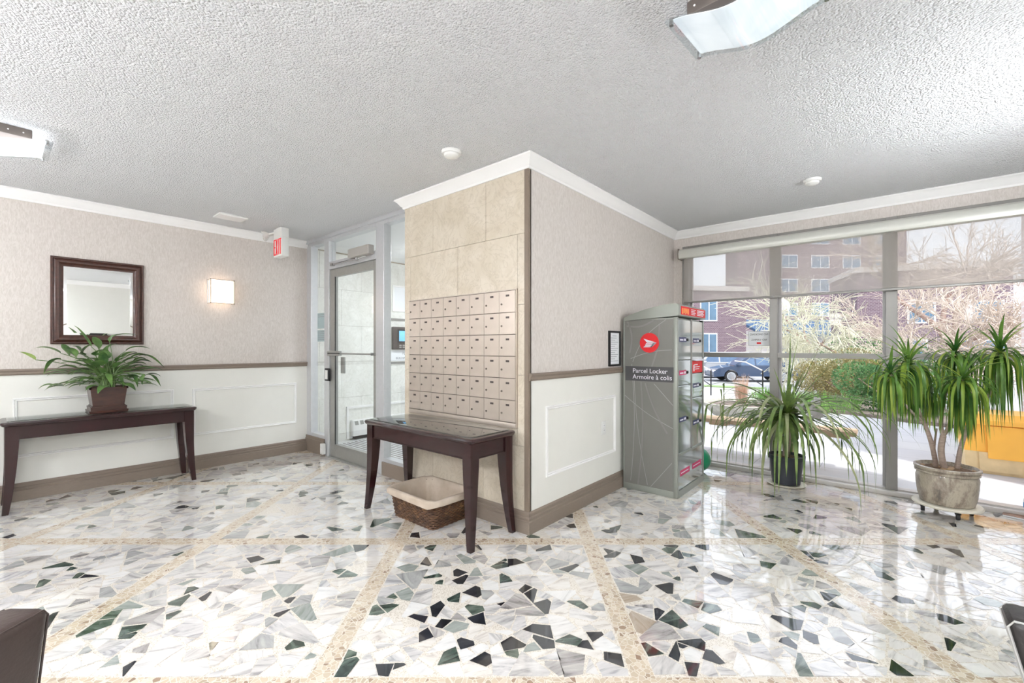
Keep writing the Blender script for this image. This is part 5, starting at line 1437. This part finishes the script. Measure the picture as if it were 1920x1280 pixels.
# cars
def car(loc, rz, body, label, suv=False, L=4.6):
    t = thing('car', loc, label, 'car', rz=rz)
    h = 1.68 if suv else 1.45; w = .9; x0, x1 = -L/2, L/2
    wb = 1.35
    belt = .98 if suv else .90
    low = [(x0,.35),(x0-.03,.55),(x0+.02,belt-.12),(x0+.12,belt-.02)]+[(x1-.9,belt),(x1-.25,belt-.14),(x1-.02,belt-.30),(x1,.5),(x1-.03,.28)]
    prof = low[:]
    # wheel arches
    def arch(cx): return [(cx+.38*math.cos(a), .33+.38*math.sin(a)) for a in [PI*k/10 for k in range(11)] if .33+.38*math.sin(a) >= .28]
    prof += arch(wb)+arch(-wb-.02)
    B = MB(); B.prism(prof, -w, w, 'y')
    B.build('body', M[body], t, local=True, smooth=.6)
    if suv: roof = [(x0+.10,belt),(x0+.28,h-.12),(x0+.55,h),(.55,h),(1.25,belt+.02)]
    else: roof = [(x0+.35,belt-.01),(-1.15,h-.12),(-.55,h),(.35,h-.02),(1.2,belt)]
    vs = []
    for s in (-1,1):
        for x, z in roof:
            k = (z-belt)/(h-belt); vs.append((x, s*(w-.05-.17*k), z))
    n_ = len(roof)
    B = MB(); B.add(vs, [tuple(range(n_)), tuple(range(n_,2*n_))[::-1]]+[(i,i+1,n_+i+1,n_+i) for i in range(n_-1)]+[(n_-1,0,n_,2*n_-1)])
    B.build('cabin', M[body], t, local=True, smooth=.5)
    def inset(pts, s):
        vs = []
        for x, z in pts:
            k = (z-belt)/(h-belt); vs.append((x, s*(w-.05-.17*k+.006), z))
        return vs
    rx = [p[0] for p in roof]
    for s in (-1,1):
        for pts in ([(rx[0]+.28,belt+.06),(rx[1]+.16,h-.16),(rx[2]+.05,h-.08),(-.02,h-.09),(-.02,belt+.06)], [(.06,belt+.06),(.06,h-.09),(rx[3]-.05,h-.10),(rx[4]-.22,belt+.06)]):
            v_ = inset(pts, s); n2 = len(v_); MB().add(v_+[(a,b-s*.01,c) for a,b,c in v_], [tuple(range(n2)), tuple(range(n2,2*n2))]+[(i,(i+1)%n2,n2+(i+1)%n2,n2+i) for i in range(n2)]).build('side_window', M['car_glass'], t, local=True, smooth=0)
    for (xa, za), (xb, zb), nm in ((roof[-2], roof[-1], 'windscreen'), (roof[0], roof[1], 'rear_window')):
        nx = .012 if nm == 'windscreen' else -.012
        a, b = .1, .9
        pts = [(xa+(xb-xa)*q+nx, s*(w-.05-.17*(((za+(zb-za)*q)-belt)/(h-belt))-.08), za+(zb-za)*q+.01) for q, s in ((a,-1),(a,1),(b,1),(b,-1))]
        MB().add(pts+[(p[0]-nx*.8,p[1],p[2]-.008) for p in pts], [(0,1,2,3),(4,7,6,5),(0,4,5,1),(1,5,6,2),(2,6,7,3),(3,7,4,0)]).build(nm, M['car_glass'], t, local=True, smooth=0)
    for cx in (wb, -wb-.02):
        for s in (-1,1):
            wh = MB().lathe([(.20,-.10),(.31,-.10),(.33,-.06),(.33,.06),(.31,.10),(.20,.10)], (cx, s*(w-.10), .33), 28, axis='y').build('wheel', M['tyre'], t, local=True)
            q = MB(); q.lathe([(.215,-.02),(.215,.02)], (cx, s*(w-.08), .33), 28, axis='y')
            rim = MB()
            yy = s*(w+.008)
            for k in range(5):
                a = 2*PI*k/5; d = Vector((math.cos(a),0,math.sin(a))); e = Vector((-math.sin(a),0,math.cos(a)))
                c = Vector((cx, yy-s*.01, .33)); vs = [c+d*.03-e*.035, c+d*.03+e*.035, c+d*.21+e*.05, c+d*.21-e*.05]
                rim.add(vs+[v+Vector((0,s*.015,0)) for v in vs], [(0,1,2,3),(4,7,6,5),(0,4,5,1),(1,5,6,2),(2,6,7,3),(3,7,4,0)])
            rim.lathe([(.235,-.008),(.235,.010),(.205,.010),(.205,-.008)], (cx, yy, .33), 28, axis='y')
            rim.build('rim', M['car_silver'], wh, local=True)
    MB().box(x1-.14, x1-.01, -w+.04, -w+.42, .56, .68, .02).box(x1-.14, x1-.01, w-.42, w-.04, .56, .68, .02).build('headlight', M['label_white'], t, local=True)
    MB().box(x0-.02, x0+.1, -w+.04, -w+.36, .66, .80, .02).box(x0-.02, x0+.1, w-.36, w-.04, .66, .80, .02).build('tail_light', M['red'], t, local=True)
    for s in (-1,1): MB().box(.85, 1.02, s*w-.02 if s>0 else s*w-.16, s*w+.16 if s>0 else s*w+.02, belt, belt+.13, .03).build('door_mirror', M[body], t, local=True)
    return t
w0, w1 = P(1371,716,z=-.66), P(1467,717,z=-.66)
cdir = math.atan2(w1.y-w0.y, w1.x-w0.x)
nrm = Vector((-math.sin(cdir), math.cos(cdir), 0))
cm = (w0+w1)/2+nrm*.9
car((cm.x, cm.y, -.66), cdir+PI, 'car_blue', 'slate blue sedan parked across the street, nearest car behind the first mullion')
c2_ = cm+nrm*3.1+Vector((math.cos(cdir), math.sin(cdir), 0))*(-1.0)
car((c2_.x, c2_.y, -.66), cdir+PI, 'car_silver', 'silver sport utility car parked just behind the slate blue sedan', True)
for u, D, lab in [(1478,33,'white car half hidden by the slate blue sedan, right of the first mullion'), (1520,29.2,'white sport utility car parked just beyond the brown board fence')]:
    q = P(u, 700, d=D)
    car((q.x, q.y, -.66), cdir+PI+.1, 'car_silver', lab, u > 1500)

# buildings
def bld(corner, ang, La, Lb, z0, z1, ma, mb_, label, wins=(), name='brick_building', cat='building'):
    """corner nearest the viewer; face A runs to the left of it, face B to the right"""
    t = thing(name, (corner[0], corner[1], z0), label, cat)
    a = Vector((math.cos(ang), math.sin(ang), 0)); b = Vector((-math.sin(ang), math.cos(ang), 0))
    c = Vector((corner[0], corner[1], z0)); up = Vector((0,0,z1-z0))
    A0, B0, C0 = c-a*La, c+b*Lb, c-a*La+b*Lb
    w = MB(); w.m = 0; w.add([c, A0, A0+up, c+up], [(0,1,2,3)]); w.m = 1; w.add([c, B0, B0+up, c+up], [(0,1,2,3)]); w.m = 0; w.add([A0, C0, C0+up, A0+up], [(0,1,2,3)]); w.add([B0, C0, C0+up, B0+up], [(0,1,2,3)])
    w.build('walls', [M[ma], M[mb_]], t, smooth=0)
    r = MB(); e = .15
    r.add([c+up+(a-b)*e, A0+up-(a+b)*e, C0+up+(b-a)*e, B0+up+(a+b)*e]+[q+Vector((0,0,.35)) for q in (c+up+(a-b)*e, A0+up-(a+b)*e, C0+up+(b-a)*e, B0+up+(a+b)*e)], [(0,1,2,3),(4,7,6,5),(0,4,5,1),(1,5,6,2),(2,6,7,3),(3,7,4,0)])
    r.build('roof', M['mullion_lt'], t, smooth=0)
    for face, s, z, ww, hh in wins:
        d, n_ = (-a, -b) if face == 'A' else (b, a)
        p = c+d*s+Vector((0,0,z))
        def quadbox(m_, k, off, th, par, nm):
            o_ = n_*off
            P0 = [p+d*k+Vector((0,0,k)), p+d*(ww-k)+Vector((0,0,k)), p+d*(ww-k)+Vector((0,0,hh-k)), p+d*k+Vector((0,0,hh-k))]
            vs = [q+o_ for q in P0]+[q+o_+n_*th for q in P0]
            return MB().add(vs, [(0,1,2,3),(4,7,6,5),(0,4,5,1),(1,5,6,2),(2,6,7,3),(3,7,4,0)]).build(nm, M[m_], par, smooth=0)
        f = quadbox('win_frame', 0, 0, .04, t, 'window'); quadbox('win_blue', .09, .04, .012, f, 'pane')
        mbar = MB(); pm = p+n_*.05+d*ww*.5; mbar.add([pm-d*.035, pm+d*.035, pm+d*.035+Vector((0,0,hh)), pm-d*.035+Vector((0,0,hh)), pm-d*.035+n_*.02, pm+d*.035+n_*.02, pm+d*.035+n_*.02+Vector((0,0,hh)), pm-d*.035+n_*.02+Vector((0,0,hh))], [(0,1,2,3),(4,7,6,5),(0,4,5,1),(1,5,6,2),(2,6,7,3),(3,7,4,0)])
        mbar.build('bar', M['win_frame'], f, smooth=0)
    return t
def far(u, D): q = P(u, 651.5, d=D); return (q.x, q.y)
lowc = far(1399, 34)
bld(lowc, YAW+math.radians(8), 14, 10, -.7, 5.6, 'brick_shaded', 'brick_sunlit', 'low purple-brick building across the street, behind the parked cars', [('A', 2.4, 1.0, 1.4, 2.1), ('A', 2.4, 4.0, 1.4, 1.6), ('A', 6.5, 1.0, 1.4, 2.1), ('A', 6.5, 4.0, 1.4, 1.6), ('B', 2.2, 1.2, 1.6, 2.0), ('B', 2.2, 4.2, 1.6, 1.8), ('B', 5.6, 1.2, 1.6, 2.0)])
tallc = far(1700, 58)
bld(tallc, YAW+math.radians(2), 22.5, 3, -.7, 23, 'brick_shaded', 'brick_sunlit', 'tall brick apartment block rising behind, seen through the blind', [('A', 2+4.2*i, 3+3.1*j, 2.4, 1.7) for i in range(4) for j in range(6)])
rc = far(1900, 26)
bld(rc, YAW+math.radians(-20), 7.6, 5, -.6, 6.1, 'brick_shaded', 'brick_sunlit', 'brick house with dark windows behind the bare tree at the right', [('A', .4, 3.4, 1.6, 1.3), ('A', 3.6, 3.4, 1.4, 1.3), ('A', .3, .9, 2.2, 1.5), ('A', 4.0, .9, 1.6, 1.5)])
# low storefront with a blue roof
sc_ = far(1590, 42)
t = bld(sc_, YAW+math.radians(4), 8.5, 8, -.7, 2.6, 'render', 'render', 'low white storefront with a blue-grey roof band, between the two buildings', [('A', 1, .8, 2.0, 1.2), ('A', 4.4, .8, 2.4, 1.2)], name='storefront')
a = Vector((math.cos(YAW+math.radians(4)), math.sin(YAW+math.radians(4)), 0)); bb = Vector((-a.y, a.x, 0)); c = Vector((sc_[0], sc_[1], 2.6))
mb = MB(); vs = [c+a*.5-bb*.8, c-a*9-bb*.8, c-a*9+bb*3+Vector((0,0,1.5)), c+a*.5+bb*3+Vector((0,0,1.5))]
mb.add(vs+[v-Vector((0,0,.25)) for v in vs], [(0,1,2,3),(4,7,6,5),(0,4,5,1),(1,5,6,2),(2,6,7,3),(3,7,4,0)]).build('canopy', M['roof_blue'], t, smooth=0)
# fence
t = thing('board_fence', (0, 26, -.66), 'brown board fence in front of the storefront', 'fence')
f0, f1 = Vector((*far(1500, 27), -.66)), Vector((*far(1670, 24), -.66))
mb = MB(); nb_ = 60; dd = (f1-f0)/nb_
for k in range(nb_):
    p = f0+dd*k; q = p+dd*.92; o = Vector((0,.03,0)); hh = Vector((0,0,1.25))
    mb.add([p,q,q+hh,p+hh,p+o,q+o,q+o+hh,p+o+hh], [(0,1,2,3),(4,7,6,5),(0,4,5,1),(1,5,6,2),(2,6,7,3),(3,7,4,0)])
mb.build('boards', M['fence'], t, smooth=0)

# street lamp globe
gp_ = P(1464, 575, d=15)
t = thing('street_lamp', (gp_.x, gp_.y, gz(15)), 'white globe lamp on a slim pole outside, just right of the first mullion', 'street lamp')
MB().sphere(gp_, .27, 14).build('globe', M['globe'], t, smooth=1)
MB().tube([(gp_.x, gp_.y, gz(14)-.2), (gp_.x, gp_.y, gp_.z-.25)], .045, 10).lathe([(.10,-.30),(.12,-.24)], gp_, 14).build('pole', M['mullion'], t)

# shrubs
def shrub(c, rad, n, m, label, seed, name='juniper_shrub', sz=.05, cat='shrub', lobes=9):
    rr = random.Random(seed); t = thing(name, c, label, cat); c = Vector(c)
    mb = MB()
    lob = [(c+Vector((rr.uniform(-1,1)*rad[0]*.65, rr.uniform(-1,1)*rad[1]*.65, rad[2]*rr.uniform(.25,.75))), rr.uniform(.3,.55)) for _ in range(lobes)]
    for k in range(n):
        o, r_ = rr.choice(lob); v = Vector((rr.gauss(0,1), rr.gauss(0,1), rr.gauss(0,1))).normalized()
        p = o+Vector((v.x*rad[0]*r_, v.y*rad[1]*r_, v.z*rad[2]*r_*.9)); p.z = max(p.z, c.z+.02)
        d = (v+Vector((rr.gauss(0,.5), rr.gauss(0,.5), rr.gauss(.2,.4)))).normalized(); s = d.orthogonal().normalized(); s = Matrix.Rotation(rr.uniform(0,6.3), 3, d) @ s
        L_ = sz*rr.uniform(.6,1.5)
        mb.add([p-s*L_*.28, p+s*L_*.28, p+d*L_], [(0,1,2)])
    mb.build('foliage', M[m], t, smooth=0)
    mb = MB()
    for o, r_ in lob: mb.tube([c+Vector((0,0,-.02)), (c+o)/2+Vector((0,0,.05)), o], [.03,.02,.01], 5)
    mb.build('branches', M['trunk'], t)
    return t
def bed(u, v): q = P(u, v, z=-.03); return (q.x, q.y, gz(q.y)+.04)
shrub(bed(1690,772), (1.15,.7,.95), 9000, 'juniper', 'large green juniper at the front of the planting bed, beside the second mullion', 1, lobes=12)
q = bed(1600,755); shrub((q[0], q[1]+1.2, q[2]), (1.2,.8,1.25), 7000, 'hedge', 'yellow-green budding shrub behind the juniper', 2, 'budding_shrub', .05)
q = bed(1530,752); shrub((q[0], q[1]+1.5, q[2]), (.9,.7,.9), 4500, 'hedge', 'thin budding shrub behind the drooping plant, left in the bed', 3, 'budding_shrub', .045)
q = bed(1650,752); shrub((q[0]+.2, q[1]+2.6, q[2]), (1.6,.9,1.5), 7000, 'juniper', 'juniper further back in the planting bed', 4)
def tuft(c, n, h, r, m, label, seed, name='iris_clump'):
    rr = random.Random(seed); t = thing(name, c, label, 'plant'); mb = MB(); c = Vector(c)
    for k in range(n):
        a = rr.uniform(0,2*PI); p = c+Vector((math.cos(a)*r*rr.random(), math.sin(a)*r*rr.random(), 0)); d = Vector((rr.gauss(0,.3), rr.gauss(0,.3), 1)).normalized()
        hh = h*rr.uniform(.6,1.1); blade(mb, [p, p+d*hh*.5, p+d*hh+Vector((math.cos(a),math.sin(a),0))*.06], .012, .2, strap)
    mb.build('blades', M[m], t, smooth=1)
tuft(bed(1436,752), 120, .42, .35, 'iris', 'clump of green iris leaves left of the first mullion', 5)
tuft(bed(1545,770), 260, .40, .65, 'iris', 'wide clump of iris leaves in front of the budding shrubs', 6)
tuft(bed(1500,760), 120, .36, .35, 'iris', 'small clump of iris leaves behind the drooping plant', 7)

# bare trees
def tree(c, H_, label, seed, m, trunk_r=.16, levels=5, lean=(0,0,1), spread=.6, fork=.35, ntw=4, name='bare_tree', first=None, droop=0):
    rr = random.Random(seed); t = thing(name, c, label, 'tree'); tr, tw = MB(), MB(); c = Vector(c)
    def grow(p, d, L_, r_, lv):
        pts = [p.copy()]; n_ = 4
        for i in range(n_):
            d = (d+Vector((rr.gauss(0,.12), rr.gauss(0,.12), rr.gauss(0,.10)-droop*(levels-lv)*.05))).normalized(); p = p+d*L_/n_; pts.append(p.copy())
        big = lv >= levels-1
        (tr if big else tw).tube(pts, [max(.009, r_*(1-.4*i/n_)) for i in range(n_+1)], 8 if big else 4 if lv > 1 else 3, cap=False)
        if lv <= 0: return
        for k in range(ntw if lv > 1 else ntw+2):
            i = rr.randint(1, n_) if k else n_
            nd = (d*(1 if k else 1.2)+Vector((rr.gauss(0,spread), rr.gauss(0,spread), rr.gauss(.08,spread*.7)))).normalized()
            grow(pts[i], nd, L_*rr.uniform(.62,.95), r_*.52, lv-1)
    grow(c, Vector(lean).normalized(), H_*fork, trunk_r, levels)
    tr.build('trunk', M['trunk'], t, smooth=1); tw.build('twigs', M[m], t, smooth=0)
    return t
q = P(1830, 760, d=16); tree((q.x, q.y, gz(q.y)), 8.5, 'large forked bare tree at the right, its branches filling the last pane', 12, 'twig', .20, 5, (-.05,0,1), .55, .32, 4)
q = P(1712, 745, d=13); tree((q.x, q.y, gz(q.y)), 4.4, 'bare tree with pale tangled twigs behind the second mullion', 23, 'twig', .09, 5, (.25,0,1), .75, .34, 4)
q = P(1600, 745, d=13.5); tree((q.x, q.y, gz(q.y)), 4.2, 'low spreading tree with yellowish twigs between the two mullions', 31, 'twig_green', .08, 5, (-.1,0,.9), .85, .32, 5, droop=1)
q = P(1520, 735, d=19); tree((q.x, q.y, gz(q.y)), 6.0, 'slim bare tree behind the drooping plant', 44, 'twig_green', .10, 4, (.1,0,1), .7, .34, 5)

# repeats share a group
for nm, g in {'wall_sconce': 'square frosted wall lights', 'ceiling_light': 'bowed glass ceiling lights', 'smoke_detector': 'ceiling smoke detectors', 'car': 'cars parked across the street',
              'juniper_shrub': 'junipers in the planting bed', 'budding_shrub': 'budding shrubs in the planting bed', 'iris_clump': 'iris clumps in the planting bed', 'bare_tree': 'bare trees outside',
              'armchair': 'leather armchairs', 'handrail': 'handrails by the steps', 'brick_building': 'brick buildings across the street'}.items():
    for o_ in bpy.data.objects:
        if o_.parent is None and o_.name.split('.')[0] == nm: o_['group'] = g
